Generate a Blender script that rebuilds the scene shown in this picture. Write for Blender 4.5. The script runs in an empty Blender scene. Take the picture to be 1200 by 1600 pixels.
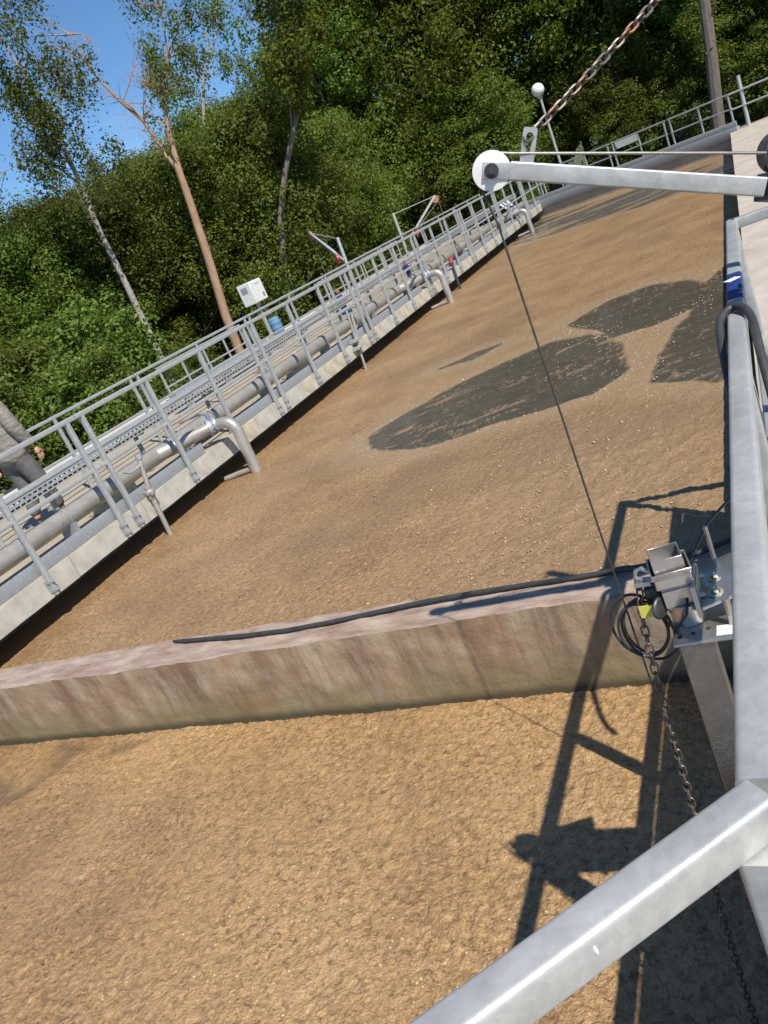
import bpy, bmesh, math, random
import numpy as np
from mathutils import Vector, Matrix
random.seed(7); RS = np.random.RandomState(11)
S = bpy.context.scene
C = S.collection
V = Vector
# ------------------------------------------------------------------ camera, sky, sun, exposure
cam = bpy.data.objects.new('camera', bpy.data.cameras.new('camera')); C.objects.link(cam)
cam.matrix_world = Matrix(((0.8535, 0.2001, 0.4810, 0), (0.3511, 0.4611, -0.8149, 0), (-0.3849, 0.8645, 0.3233, 2.02), (0, 0, 0, 1)))
cam.data.sensor_fit = 'VERTICAL'; cam.data.sensor_height = 36; cam.data.lens = 36 * 1230 / 1600
cam.data.clip_start = 0.02; cam.data.clip_end = 1500
S.camera = cam
SUN = V((0.645, -0.45, 1.0)).normalized()
w = bpy.data.worlds.new('World'); S.world = w; w.use_nodes = True
wn = w.node_tree; wn.nodes.clear()
def wnode(t, **k):
    n = wn.nodes.new(t)
    for a, b in k.items(): setattr(n, a, b)
    return n
sky = wnode('ShaderNodeTexSky'); sky.sky_type = 'NISHITA'; sky.sun_disc = False
sky.sun_elevation = math.asin(SUN.z); sky.sun_rotation = math.atan2(SUN.x, SUN.y)
sky.air_density = 1.0; sky.dust_density = 0.0; sky.ozone_density = 5.0
bg = wnode('ShaderNodeBackground'); bg.inputs[1].default_value = 0.095
wo = wnode('ShaderNodeOutputWorld')
tc = wnode('ShaderNodeTexCoord'); mp = wnode('ShaderNodeMapping'); mp.inputs['Scale'].default_value = (1.2, 3.0, 7.0)
nz = wnode('ShaderNodeTexNoise'); nz.inputs['Scale'].default_value = 2.2; nz.inputs['Detail'].default_value = 8; nz.inputs['Roughness'].default_value = .6
cr = wnode('ShaderNodeValToRGB'); cr.color_ramp.elements[0].position = .56; cr.color_ramp.elements[1].position = .9
cr.color_ramp.elements[1].color = (.4, .4, .4, 1)
mx = wnode('ShaderNodeMixRGB'); mx.inputs[2].default_value = (5.2, 5.6, 6.2, 1)
L = wn.links.new
L(tc.outputs['Generated'], mp.inputs[0]); L(mp.outputs[0], nz.inputs[0]); L(nz.outputs[0], cr.inputs[0])
L(cr.outputs[0], mx.inputs[0]); ti = wnode('ShaderNodeMixRGB', blend_type='MULTIPLY'); ti.inputs[0].default_value = 1; ti.inputs[2].default_value = (.70, .88, 1.0, 1); L(sky.outputs[0], ti.inputs[1]); L(ti.outputs[0], mx.inputs[1]); L(mx.outputs[0], bg.inputs[0]); L(bg.outputs[0], wo.inputs[0])
sun = bpy.data.objects.new('sun', bpy.data.lights.new('sun', 'SUN')); C.objects.link(sun)
sun.data.energy = 4.4; sun.data.angle = math.radians(.55); sun.data.color = (1, .94, .845)
sun.rotation_euler = SUN.to_track_quat('Z', 'Y').to_euler(); sun.location = (5, -4, 20)
vs = S.view_settings; vs.view_transform = 'Standard'; vs.look = 'None'; vs.gamma = 1; vs.use_curve_mapping = False
vs.exposure = 0.5
# ------------------------------------------------------------------ materials
def mat(name, col=(.5, .5, .5), rough=.5, metal=0.0, var=None, vscale=8, bump=0.0, bscale=60, spec=.5, detail=6, aniso=(1, 1, 1), coord='Object', bdist=.01):
    m = bpy.data.materials.new(name); m.use_nodes = True
    nt = m.node_tree; b = nt.nodes['Principled BSDF']
    b.inputs['Base Color'].default_value = (*col, 1); b.inputs['Roughness'].default_value = rough
    b.inputs['Metallic'].default_value = metal; b.inputs['Specular IOR Level'].default_value = spec
    t = nt.nodes.new('ShaderNodeTexCoord'); mpp = nt.nodes.new('ShaderNodeMapping'); mpp.inputs['Scale'].default_value = aniso
    nt.links.new(t.outputs[coord], mpp.inputs[0])
    if var:
        n = nt.nodes.new('ShaderNodeTexNoise'); n.inputs['Scale'].default_value = vscale; n.inputs['Detail'].default_value = detail; n.inputs['Roughness'].default_value = .65
        nt.links.new(mpp.outputs[0], n.inputs[0])
        r = nt.nodes.new('ShaderNodeValToRGB'); r.color_ramp.elements[0].position = .32; r.color_ramp.elements[1].position = .68
        r.color_ramp.elements[0].color = (*col, 1); r.color_ramp.elements[1].color = (*var, 1)
        nt.links.new(n.outputs[0], r.inputs[0]); nt.links.new(r.outputs[0], b.inputs['Base Color'])
    if bump:
        n2 = nt.nodes.new('ShaderNodeTexNoise'); n2.inputs['Scale'].default_value = bscale; n2.inputs['Detail'].default_value = 5
        nt.links.new(mpp.outputs[0], n2.inputs[0])
        bp = nt.nodes.new('ShaderNodeBump'); bp.inputs['Strength'].default_value = bump; bp.inputs['Distance'].default_value = bdist
        nt.links.new(n2.outputs[0], bp.inputs['Height']); nt.links.new(bp.outputs[0], b.inputs['Normal'])
    return m
def galv_mat(name, a, b_, rough, metal):
    m = mat(name, a, rough, metal, var=b_, vscale=34, bump=.16, bscale=140, aniso=(1, 1, 1), bdist=.002)
    nt = m.node_tree; b = nt.nodes['Principled BSDF']
    n = nt.nodes.new('ShaderNodeTexNoise'); n.inputs['Scale'].default_value = 9; n.inputs['Detail'].default_value = 7
    t = [x for x in nt.nodes if x.type == 'TEX_COORD'][0]; nt.links.new(t.outputs['Object'], n.inputs[0])
    mr = nt.nodes.new('ShaderNodeMapRange'); mr.inputs[1].default_value = .3; mr.inputs[2].default_value = .7
    mr.inputs[3].default_value = rough - .1; mr.inputs[4].default_value = rough + .15
    nt.links.new(n.outputs[0], mr.inputs[0]); nt.links.new(mr.outputs[0], b.inputs['Roughness'])
    return m
M = {}
M['galv'] = galv_mat('galvanised', (.37, .38, .38), (.48, .49, .485), .48, .35)
M['galv2'] = galv_mat('galvanised_near', (.40, .40, .39), (.47, .468, .455), .40, .35)
_nt = M['galv2'].node_tree; _b = _nt.nodes['Principled BSDF']; _c = _b.inputs['Base Color'].links[0].from_socket
_v = _nt.nodes.new('ShaderNodeTexVoronoi'); _v.inputs['Scale'].default_value = 95; _tc = [x for x in _nt.nodes if x.type == 'TEX_COORD'][0]; _nt.links.new(_tc.outputs['Object'], _v.inputs[0])
_hs = _nt.nodes.new('ShaderNodeSeparateColor'); _nt.links.new(_v.outputs['Color'], _hs.inputs[0])
_mr = _nt.nodes.new('ShaderNodeMapRange'); _mr.inputs[3].default_value = .94; _mr.inputs[4].default_value = 1.05; _nt.links.new(_hs.outputs[0], _mr.inputs[0])
_n = _nt.nodes.new('ShaderNodeTexNoise'); _n.inputs['Scale'].default_value = 3; _n.inputs['Detail'].default_value = 9; _mp = _nt.nodes.new('ShaderNodeMapping'); _mp.inputs['Scale'].default_value = (6, 1, 6); _nt.links.new(_tc.outputs['Object'], _mp.inputs[0]); _nt.links.new(_mp.outputs[0], _n.inputs[0])
_r2 = _nt.nodes.new('ShaderNodeMapRange'); _r2.inputs[1].default_value = .35; _r2.inputs[2].default_value = .6; _r2.inputs[3].default_value = .88; _r2.inputs[4].default_value = 1.05; _nt.links.new(_n.outputs[0], _r2.inputs[0])
_mm = _nt.nodes.new('ShaderNodeMath'); _mm.operation = 'MULTIPLY'; _nt.links.new(_mr.outputs[0], _mm.inputs[0]); _nt.links.new(_r2.outputs[0], _mm.inputs[1])
_mu = _nt.nodes.new('ShaderNodeMixRGB'); _mu.blend_type = 'MULTIPLY'; _mu.inputs[0].default_value = 1; _nt.links.new(_c, _mu.inputs[1]); _nt.links.new(_mm.outputs[0], _mu.inputs[2]); _nt.links.new(_mu.outputs[0], _b.inputs['Base Color'])
M['galvdark'] = galv_mat('galvanised_dull', (.28, .30, .32), (.38, .40, .42), .55, .35)
M['steel'] = mat('stainless', (.42, .40, .37), .3, .85, var=(.58, .56, .53), vscale=14, bump=.06, bscale=90)
M['pipe'] = mat('pipe_steel', (.33, .305, .265), .40, .4, var=(.45, .42, .375), vscale=7, bump=.08, bscale=40)
M['steelguide'] = mat('stainless_guide_shaded', (.20, .185, .165), .26, .9, var=(.30, .28, .25), vscale=10, bump=.06, bscale=90)  # darker stainless: shade and mirrored dark water put into the colour
M['elbowsteel'] = mat('elbow_steel', (.45, .415, .37), .34, .6, var=(.58, .55, .50), vscale=6, bump=.06, bscale=60)
M['valveblue'] = mat('valve_blue', (.10, .16, .27), .5, 0, var=(.17, .23, .34), vscale=18)
M['white'] = mat('white_nylon', (.72, .68, .64), .45, 0, var=(.80, .77, .74), vscale=12, bump=.05)
M['palecoping'] = mat('pale_coping', (.36, .30, .245), .82, 0, var=(.50, .44, .37), vscale=3, bump=.4, bscale=38, bdist=.008, detail=9)
M['boxwhite'] = mat('painted_white', (.72, .72, .70), .4, 0, var=(.64, .64, .62), vscale=6)
M['darksteel'] = mat('dark_steel', (.05, .055, .06), .45, .6, var=(.11, .11, .11), vscale=30)
M['rubber'] = mat('black_rubber', (.025, .025, .027), .5, 0, var=(.05, .05, .05), vscale=20)
M['blue'] = mat('blue_paint', (.012, .03, .13), .4, 0, var=(.02, .045, .18), vscale=20)
M['ltblue'] = mat('light_blue_plastic', (.09, .20, .33), .5, 0, var=(.13, .26, .40), vscale=10)
M['red'] = mat('red_paint', (.42, .06, .045), .5, 0, var=(.36, .09, .07), vscale=20)
M['orange'] = mat('orange_paint', (.30, .10, .05), .6, 0, var=(.38, .17, .10), vscale=20)
M['rust'] = mat('rusty_chain', (.13, .11, .10), .55, .5, var=(.30, .11, .04), vscale=12, detail=3, coord='Generated')
M['chain'] = mat('steel_chain', (.21, .19, .17), .45, .6, var=(.12, .09, .07), vscale=30)
M['rope'] = mat('wire_rope', (.30, .28, .25), .45, .6, var=(.16, .14, .12), vscale=300)
M['ropedark'] = mat('wire_rope_dark', (.10, .09, .07), .5, .4, var=(.05, .045, .035), vscale=60)
M['yellow'] = mat('yellow_tag', (.66, .60, .10), .5, 0, var=(.58, .52, .10), vscale=20)
M['grease'] = mat('yellow_grease', (.42, .36, .08), .45, .2, var=(.40, .41, .40), vscale=40)
M['label'] = mat('label_white', (.80, .80, .78), .5, 0, var=(.76, .76, .74), vscale=10)
M['ink'] = mat('ink', (.03, .03, .04), .6, 0, var=(.05, .05, .05))
M['fadedink'] = mat('faded_ink', (.22, .22, .22), .6, 0, var=(.32, .32, .32), vscale=90)
M['cream'] = mat('cream_concrete', (.50, .46, .36), .7, 0, var=(.62, .57, .45), vscale=9, bump=.3, bscale=40)
M['bark'] = mat('bark_grey', (.11, .09, .075), .9, 0, var=(.20, .17, .145), vscale=9, bump=.7, bscale=30, aniso=(1, 1, .35))
M['pine'] = mat('bark_orange', (.30, .17, .095), .85, 0, var=(.40, .27, .19), vscale=7, bump=.6, bscale=30, aniso=(1, 1, .35))
M['birch'] = mat('bark_birch', (.42, .38, .34), .8, 0, var=(.22, .19, .165), vscale=5, bump=.4, bscale=30, aniso=(1, 1, 1.6))
M['skin'] = mat('skin', (.52, .27, .19), .5, 0, var=(.56, .31, .23))
M['jacket'] = mat('jacket_cloth', (.185, .165, .14), .85, 0, var=(.235, .215, .185), vscale=10, bump=.8, bscale=9, bdist=.05, aniso=(1, 1, 1.8))
M['trouser'] = mat('trouser_cloth', (.105, .10, .095), .85, 0, var=(.15, .145, .138), vscale=9, bump=.4, bscale=12, bdist=.03)
M['boot'] = mat('boot', (.018, .018, .02), .5, 0, var=(.03, .03, .03))
M['hair'] = mat('hair', (.05, .035, .025), .6, 0, var=(.08, .06, .04), vscale=40)
M['ground'] = mat('ground_grass', (.045, .075, .02), .95, 0, var=(.10, .10, .05), vscale=.8, bump=.8, bscale=9, bdist=.05)
M['conc'] = mat('concrete_pale', (.46, .44, .38), .85, 0, var=(.58, .55, .48), vscale=3.2, bump=.35, bscale=30, bdist=.006)
M['concb'] = mat('concrete_brown', (.30, .25, .185), .85, 0, var=(.40, .35, .27), vscale=3, bump=.35, bscale=30, bdist=.006)
M['conclight'] = mat('concrete_panel', (.34, .295, .21), .85, 0, var=(.56, .51, .40), vscale=5, bump=.3, bscale=34, bdist=.005)
M['concgrey'] = mat('concrete_panel_grey', (.36, .34, .29), .85, 0, var=(.52, .49, .42), vscale=5, bump=.3, bscale=34, bdist=.005)
M['pinktop'] = mat('pink_coping', (.21, .135, .10), .85, 0, var=(.42, .33, .265), vscale=10, bump=.45, bscale=38, aniso=(.5, 1.6, 1), bdist=.008)

def stained_wall():
    m = bpy.data.materials.new('stained_concrete'); m.use_nodes = True
    nt = m.node_tree; b = nt.nodes['Principled BSDF']; b.inputs['Roughness'].default_value = .82
    N = nt.nodes.new; K = nt.links.new
    t = N('ShaderNodeTexCoord')
    def noise(sc, scale, det=9, ro=.72):
        mpn = N('ShaderNodeMapping'); mpn.inputs['Scale'].default_value = sc; K(t.outputs['Object'], mpn.inputs[0])
        n = N('ShaderNodeTexNoise'); n.inputs['Scale'].default_value = scale; n.inputs['Detail'].default_value = det; n.inputs['Roughness'].default_value = ro
        K(mpn.outputs[0], n.inputs[0]); return n.outputs[0]
    def ramp(f, stops):
        r = N('ShaderNodeValToRGB'); e = r.color_ramp.elements
        while len(e) < len(stops): e.new(.5)
        for x, (p, c) in zip(e, stops): x.position = p; x.color = (*c, 1) if len(c) == 3 else c
        K(f, r.inputs[0]); return r.outputs[0]
    def mixc(f, a, c):
        x = N('ShaderNodeMixRGB'); K(f, x.inputs[0]); K(a, x.inputs[1])
        if isinstance(c, tuple): x.inputs[2].default_value = (*c, 1)
        else: K(c, x.inputs[2])
        return x.outputs[0]
    base = ramp(noise((1, 1, 1), 2.6), [(.3, (.25, .175, .105)), (.5, (.38, .285, .185)), (.7, (.50, .405, .285))])
    streak = ramp(noise((4.2, 1, .45), 1.5, 6), [(.44, (0, 0, 0)), (.66, (.8, .8, .8))])
    c1 = mixc(streak, base, (.145, .085, .052))
    pale = ramp(noise((5, 1, 1.1), 1.3, 7), [(.55, (0, 0, 0)), (.70, (.75, .75, .75))])
    c2 = mixc(pale, c1, (.44, .39, .34))
    redn = ramp(noise((1.3, 1, 1.5), 1.7, 4), [(.5, (0, 0, 0)), (.68, (.6, .6, .6))])
    c3 = mixc(redn, c2, (.27, .115, .065))
    # algae growing up from the water line, in patches
    sx = N('ShaderNodeSeparateXYZ'); K(t.outputs['Object'], sx.inputs[0])
    mr = N('ShaderNodeMapRange'); mr.inputs[1].default_value = .0; mr.inputs[2].default_value = .34; mr.inputs[3].default_value = 1; mr.inputs[4].default_value = 0
    K(sx.outputs[2], mr.inputs[0])
    mu = N('ShaderNodeMath'); mu.operation = 'MULTIPLY'; K(mr.outputs[0], mu.inputs[0]); K(noise((1.2, 1, .6), 1.6, 5), mu.inputs[1])
    al = ramp(mu.outputs[0], [(.12, (0, 0, 0)), (.42, (.8, .8, .8))])
    c4 = mixc(al, c3, (.19, .16, .075))
    vo = N('ShaderNodeTexVoronoi'); vo.inputs['Scale'].default_value = 34; K(t.outputs['Object'], vo.inputs[0])
    c4 = mixc(ramp(vo.outputs['Distance'], [(.07, (.8, .8, .8)), (.12, (0, 0, 0))]), c4, (.07, .05, .035))
    mr2 = N('ShaderNodeMapRange'); mr2.inputs[1].default_value = .02; mr2.inputs[2].default_value = .06; mr2.inputs[3].default_value = .85; mr2.inputs[4].default_value = 0
    K(sx.outputs[2], mr2.inputs[0])
    c5 = mixc(mr2.outputs[0], c4, (.05, .04, .022))
    K(c5, b.inputs['Base Color'])
    bp = N('ShaderNodeBump'); bp.inputs['Strength'].default_value = .55; bp.inputs['Distance'].default_value = .008
    ad = N('ShaderNodeMath'); ad.operation = 'ADD'; K(noise((1, 1, 1), 26, 6), ad.inputs[0]); K(noise((1, 1, 1), 5, 4), ad.inputs[1])
    K(ad.outputs[0], bp.inputs['Height']); K(bp.outputs[0], b.inputs['Normal'])
    return m
M['stain'] = stained_wall()

def foam_mat(name, tones, rimc, wetc, rough, pitdark, coat):
    m = bpy.data.materials.new(name); m.use_nodes = True
    nt = m.node_tree; b = nt.nodes['Principled BSDF']
    N = nt.nodes.new; K = nt.links.new
    t = N('ShaderNodeTexCoord')
    def noise(scale, det=6, ro=.65, sc=(1, 1, 1), dist=0):
        mpn = N('ShaderNodeMapping'); mpn.inputs['Scale'].default_value = sc; K(t.outputs['Object'], mpn.inputs[0])
        n = N('ShaderNodeTexNoise'); n.inputs['Scale'].default_value = scale; n.inputs['Detail'].default_value = det; n.inputs['Roughness'].default_value = ro; n.inputs['Distortion'].default_value = dist
        K(mpn.outputs[0], n.inputs[0]); return n.outputs[0]
    def ramp(f, stops):
        r = N('ShaderNodeValToRGB'); e = r.color_ramp.elements
        while len(e) < len(stops): e.new(.5)
        for x, (p, c) in zip(e, stops): x.position = p; x.color = (*c, 1) if isinstance(c, tuple) else (c, c, c, 1)
        K(f, r.inputs[0]); return r.outputs[0]
    def attr(n):
        a = N('ShaderNodeAttribute'); a.attribute_name = n; return a.outputs['Fac']
    def mixf(f, a, c, blend='MIX'):
        x = N('ShaderNodeMixRGB'); x.blend_type = blend
        if isinstance(f, float): x.inputs[0].default_value = f
        else: K(f, x.inputs[0])
        for i, v in ((1, a), (2, c)):
            if isinstance(v, tuple): x.inputs[i].default_value = (*v, 1)
            elif isinstance(v, float): x.inputs[i].default_value = (v, v, v, 1)
            else: K(v, x.inputs[i])
        return x.outputs[0]
    def math_(op, a, c):
        x = N('ShaderNodeMath'); x.operation = op
        for i, v in ((0, a), (1, c)):
            if isinstance(v, float): x.inputs[i].default_value = v
            else: K(v, x.inputs[i])
        return x.outputs[0]
    big = ramp(noise(1.3, 5), [(.3, tones[0]), (.5, tones[1]), (.7, tones[2])])
    pitn = noise(34, 5, .68, (1, 1.2, 1), .7)                         # small ragged pits where the scum has burst
    gate = ramp(noise(2.2, 3), [(.35, .25), (.62, 1.0)])
    pit = math_('MULTIPLY', ramp(pitn, [(.27, 1.0), (.44, 0.0)]), gate)
    grain = ramp(noise(95, 3), [(.3, (.80, .78, .75)), (.7, (1.14, 1.13, 1.10))])
    foam = mixf(.85, big, grain, 'MULTIPLY')
    foam = mixf(.9, foam, ramp(noise(24, 4, .75), [(.34, (.66, .64, .62)), (.5, (1., 1., 1.)), (.66, (1.22, 1.2, 1.17))]), 'MULTIPLY')
    foam = mixf(attr('wet'), foam, wetc)
    foam = mixf(attr('rim'), foam, rimc)
    foam = mixf(math_('MULTIPLY', pit, pitdark), foam, (.10, .055, .022))
    water = ramp(noise(9, 5, .6, (.35, 1, 1)), [(.35, (.066, .058, .046)), (.62, (.092, .080, .064))])
    K(mixf(attr('open'), foam, water), b.inputs['Base Color'])
    K(mixf(attr('open'), mixf(attr('rim'), rough, .24), .16), b.inputs['Roughness']); b.inputs['Specular IOR Level'].default_value = .45
    h = math_('SUBTRACT', math_('ADD', math_('MULTIPLY', noise(62, 4, .6), .8), math_('MULTIPLY', noise(19, 4, .6, (1, 1.15, 1), .6), 1.5)), math_('MULTIPLY', pit, .8))
    bp = N('ShaderNodeBump'); bp.inputs['Distance'].default_value = .016
    K(mixf(attr('open'), mixf(attr('rim'), .8, .45), .05), bp.inputs['Strength'])
    K(h, bp.inputs['Height']); K(bp.outputs[0], b.inputs['Normal'])
    K(mixf(attr('open'), ramp(noise(5, 4), [(.4, coat * .45), (.62, coat)]), 0.0), b.inputs['Coat Weight']); b.inputs['Coat Roughness'].default_value = .13
    bp2 = N('ShaderNodeBump'); bp2.inputs['Strength'].default_value = .9; bp2.inputs['Distance'].default_value = .012; K(math_('ADD', noise(42, 3), h), bp2.inputs['Height']); K(bp2.outputs[0], b.inputs['Coat Normal'])
    return m
M['foam'] = foam_mat('sludge_foam', ((.295, .178, .082), (.37, .230, .107), (.425, .274, .133)), (.33, .225, .13), (.155, .10, .052), .45, .65, .2)
M['scum'] = foam_mat('sludge_scum', ((.25, .155, .076), (.325, .207, .104), (.385, .25, .13)), (.32, .225, .13), (.20, .130, .068), .40, .75, .35)
M['bubble'] = mat('bubble_film', (.34, .225, .12), .2, 0, spec=.9)

def leaf_mat(name, a, b_, trans):
    m = bpy.data.materials.new(name); m.use_nodes = True
    nt = m.node_tree; p = nt.nodes['Principled BSDF']; p.inputs['Roughness'].default_value = .5; p.inputs['Specular IOR Level'].default_value = .22
    N = nt.nodes.new; K = nt.links.new
    g = N('ShaderNodeNewGeometry'); r = N('ShaderNodeValToRGB')
    r.color_ramp.elements[0].color = (*a, 1); r.color_ramp.elements[1].color = (*b_, 1)
    K(g.outputs['Random Per Island'], r.inputs[0])
    oi = N('ShaderNodeObjectInfo'); hs = N('ShaderNodeHueSaturation')
    mr = N('ShaderNodeMapRange'); mr.inputs[3].default_value = .72; mr.inputs[4].default_value = 1.3; K(oi.outputs['Random'], mr.inputs[0]); K(mr.outputs[0], hs.inputs['Value'])
    mr2 = N('ShaderNodeMapRange'); mr2.inputs[3].default_value = .475; mr2.inputs[4].default_value = .52; K(oi.outputs['Random'], mr2.inputs[0]); K(mr2.outputs[0], hs.inputs['Hue'])
    K(r.outputs[0], hs.inputs['Color']); K(hs.outputs[0], p.inputs['Base Color'])
    tr = N('ShaderNodeBsdfTranslucent'); K(hs.outputs[0], tr.inputs[0])
    mxs = N('ShaderNodeMixShader'); mxs.inputs[0].default_value = trans
    out = [x for x in nt.nodes if x.type == 'OUTPUT_MATERIAL'][0]
    K(p.outputs[0], mxs.inputs[1]); K(tr.outputs[0], mxs.inputs[2]); K(mxs.outputs[0], out.inputs[0])
    return m
M['leaf'] = leaf_mat('leaf_green', (.078, .122, .013), (.172, .228, .032), .5)
M['leafdark'] = leaf_mat('leaf_dark', (.066, .112, .014), (.155, .208, .030), .48)
M['leafbirch'] = leaf_mat('leaf_birch', (.092, .132, .018), (.190, .232, .044), .5)
M['leafbright'] = leaf_mat('leaf_bright', (.080, .125, .018), (.165, .20, .035), .4)

# ------------------------------------------------------------------ mesh helpers
class MB:
    def __init__(s): s.v = []; s.f = []; s.m = []
    def add(s, vs_, fs, mi=0):
        o = len(s.v); s.v += [tuple(x) for x in vs_]; s.f += [tuple(i + o for i in f) for f in fs]; s.m += [mi] * len(fs); return s
    def box(s, a, b, mi=0):
        x0, y0, z0 = a; x1, y1, z1 = b
        return s.add([(x0, y0, z0), (x1, y0, z0), (x1, y1, z0), (x0, y1, z0), (x0, y0, z1), (x1, y0, z1), (x1, y1, z1), (x0, y1, z1)],
                     [(0, 3, 2, 1), (4, 5, 6, 7), (0, 1, 5, 4), (1, 2, 6, 5), (2, 3, 7, 6), (3, 0, 4, 7)], mi)
    def beam(s, p0, p1, w_, h_, r=.006, up=(0, 0, 1), seg=2, mi=0):      # bar with rounded corners
        p0, p1 = V(p0), V(p1); d = (p1 - p0).normalized(); up = V(up)
        if abs(d.dot(up)) > .95: up = V((0, 1, 0))
        x = d.cross(up).normalized(); y = x.cross(d).normalized()
        prof = []
        r = min(r, w_ / 2 - 1e-4, h_ / 2 - 1e-4)
        for cx, cy, a0 in ((1, 1, 0), (-1, 1, 90), (-1, -1, 180), (1, -1, 270)):
            for k in range(seg + 1):
                a = math.radians(a0 + 90 * k / seg)
                prof.append(((w_ / 2 - r) * cx + r * math.cos(a), (h_ / 2 - r) * cy + r * math.sin(a)))
        n = len(prof); vs_ = []
        for p in (p0, p1): vs_ += [p + x * a + y * b for a, b in prof]
        fs = [(i, (i + 1) % n, n + (i + 1) % n, n + i) for i in range(n)] + [tuple(range(n))[::-1], tuple(range(n, 2 * n))]
        return s.add(vs_, fs, mi)
    def tube(s, pts, rad, n=10, caps=True, mi=0, closed=False):
        pts = [V(p) for p in pts]; k = len(pts)
        rad = rad if isinstance(rad, (list, tuple)) else [rad] * k
        t0 = (pts[1] - pts[0]).normalized(); up = V((0, 0, 1)) if abs(t0.z) < .9 else V((1, 0, 0))
        x = t0.cross(up).normalized(); vs_ = []
        for i, p in enumerate(pts):
            if closed: t = (pts[(i + 1) % k] - pts[i - 1]).normalized()
            else: t = (pts[min(i + 1, k - 1)] - pts[max(i - 1, 0)]).normalized()
            x = (x - t * x.dot(t)).normalized(); y = t.cross(x)
            vs_ += [p + (x * math.cos(a) + y * math.sin(a)) * rad[i] for a in [2 * math.pi * j / n for j in range(n)]]
        fs = []
        for i in range(k if closed else k - 1):
            a, b = i * n, ((i + 1) % k) * n
            fs += [(a + j, a + (j + 1) % n, b + (j + 1) % n, b + j) for j in range(n)]
        if caps and not closed: fs += [tuple(range(n))[::-1], tuple(range((k - 1) * n, k * n))]
        return s.add(vs_, fs, mi)
    def cyl(s, p0, p1, r0, r1=None, n=16, mi=0): return s.tube([p0, p1], [r0, r0 if r1 is None else r1], n, True, mi)
    def hexbolt(s, p, d, r, h, mi=0):
        p, d = V(p), V(d).normalized()
        s.cyl(p, p + d * h * .22, r * 1.45, n=14, mi=mi); s.cyl(p + d * h * .2, p + d * h, r, n=6, mi=mi)
        return s.cyl(p + d * h, p + d * h * 1.5, r * .55, n=10, mi=mi)
    def sphere(s, c, r, nu=12, nv=8, sc=(1, 1, 1), mi=0):
        c = V(c); vs_ = [c + V((0, 0, r * sc[2]))]
        for i in range(1, nv):
            a = math.pi * i / nv
            vs_ += [c + V((r * sc[0] * math.sin(a) * math.cos(2 * math.pi * j / nu), r * sc[1] * math.sin(a) * math.sin(2 * math.pi * j / nu), r * sc[2] * math.cos(a))) for j in range(nu)]
        vs_.append(c - V((0, 0, r * sc[2]))); fs = [(0, 1 + j, 1 + (j + 1) % nu) for j in range(nu)]
        for i in range(nv - 2):
            a = 1 + i * nu; fs += [(a + j, a + nu + j, a + nu + (j + 1) % nu, a + (j + 1) % nu) for j in range(nu)]
        a = 1 + (nv - 2) * nu; fs += [(a + j, len(vs_) - 1, a + (j + 1) % nu) for j in range(nu)]
        return s.add(vs_, fs, mi)
    def build(s, name, material, parent=None, smooth=True, sharp=35, bevel=0):
        off = wpos(parent)
        me = bpy.data.meshes.new(name)
        me.from_pydata([tuple(V(v) - off) for v in s.v], [], s.f)
        mats = material if isinstance(material, (list, tuple)) else [material]
        for x in mats: me.materials.append(M[x])
        me.polygons.foreach_set('material_index', s.m)
        if smooth:
            me.polygons.foreach_set('use_smooth', [True] * len(me.polygons)); me.set_sharp_from_angle(angle=math.radians(sharp))
        o = bpy.data.objects.new(name, me); C.objects.link(o)
        if parent: o.parent = parent
        if bevel:
            bv = o.modifiers.new('bevel', 'BEVEL'); bv.width = bevel; bv.segments = 2; bv.limit_method = 'ANGLE'
        return o
def wpos(o):
    p = V((0, 0, 0))
    while o: p = p + o.location; o = o.parent
    return p
def smooth_path(pts, n=6):
    P_ = [V(p) for p in pts]; out = []
    for i in range(len(P_) - 1):
        a, b, c, d = P_[max(i - 1, 0)], P_[i], P_[i + 1], P_[min(i + 2, len(P_) - 1)]
        for k in range(n):
            t_ = k / n; out.append(.5 * ((2 * b) + (c - a) * t_ + (2 * a - 5 * b + 4 * c - d) * t_ ** 2 + (3 * b - a - 3 * c + d) * t_ ** 3))
    return out + [P_[-1]]
def tag(o, label=None, cat=None, group=None, kind=None):
    if label: o['label'] = label
    if cat: o['category'] = cat
    if group: o['group'] = group
    if kind: o['kind'] = kind
    return o
def thing(name, label, cat, loc=(0, 0, 0), group=None):
    o = bpy.data.objects.new(name, None); C.objects.link(o); o.location = loc; o.empty_display_size = .1
    return tag(o, label, cat, group)
def copy_tree(o, parent=None):
    c = o.copy(); C.objects.link(c); c.parent = parent
    for ch in [x for x in o.children]: copy_tree(ch, c)
    return c
def npmesh(name, verts, faces, material, attrs=None, smooth=False, parent=None):
    me = bpy.data.meshes.new(name); n = len(verts); k = faces.shape[1]; f = len(faces)
    me.vertices.add(n); me.vertices.foreach_set('co', np.ascontiguousarray(verts, dtype=np.float32).ravel())
    me.loops.add(f * k); me.loops.foreach_set('vertex_index', np.ascontiguousarray(faces, dtype=np.int32).ravel())
    me.polygons.add(f); me.polygons.foreach_set('loop_start', np.arange(0, f * k, k, dtype=np.int32)); me.polygons.foreach_set('loop_total', np.full(f, k, dtype=np.int32))
    if smooth: me.polygons.foreach_set('use_smooth', np.ones(f, dtype=bool))
    me.update(calc_edges=True)
    for a, val in (attrs or {}).items():
        at_ = me.attributes.new(a, 'FLOAT', 'POINT'); at_.data.foreach_set('value', np.ascontiguousarray(val, dtype=np.float32))
    me.materials.append(M[material])
    o = bpy.data.objects.new(name, me); C.objects.link(o)
    if parent: o.parent = parent
    return o
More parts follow.
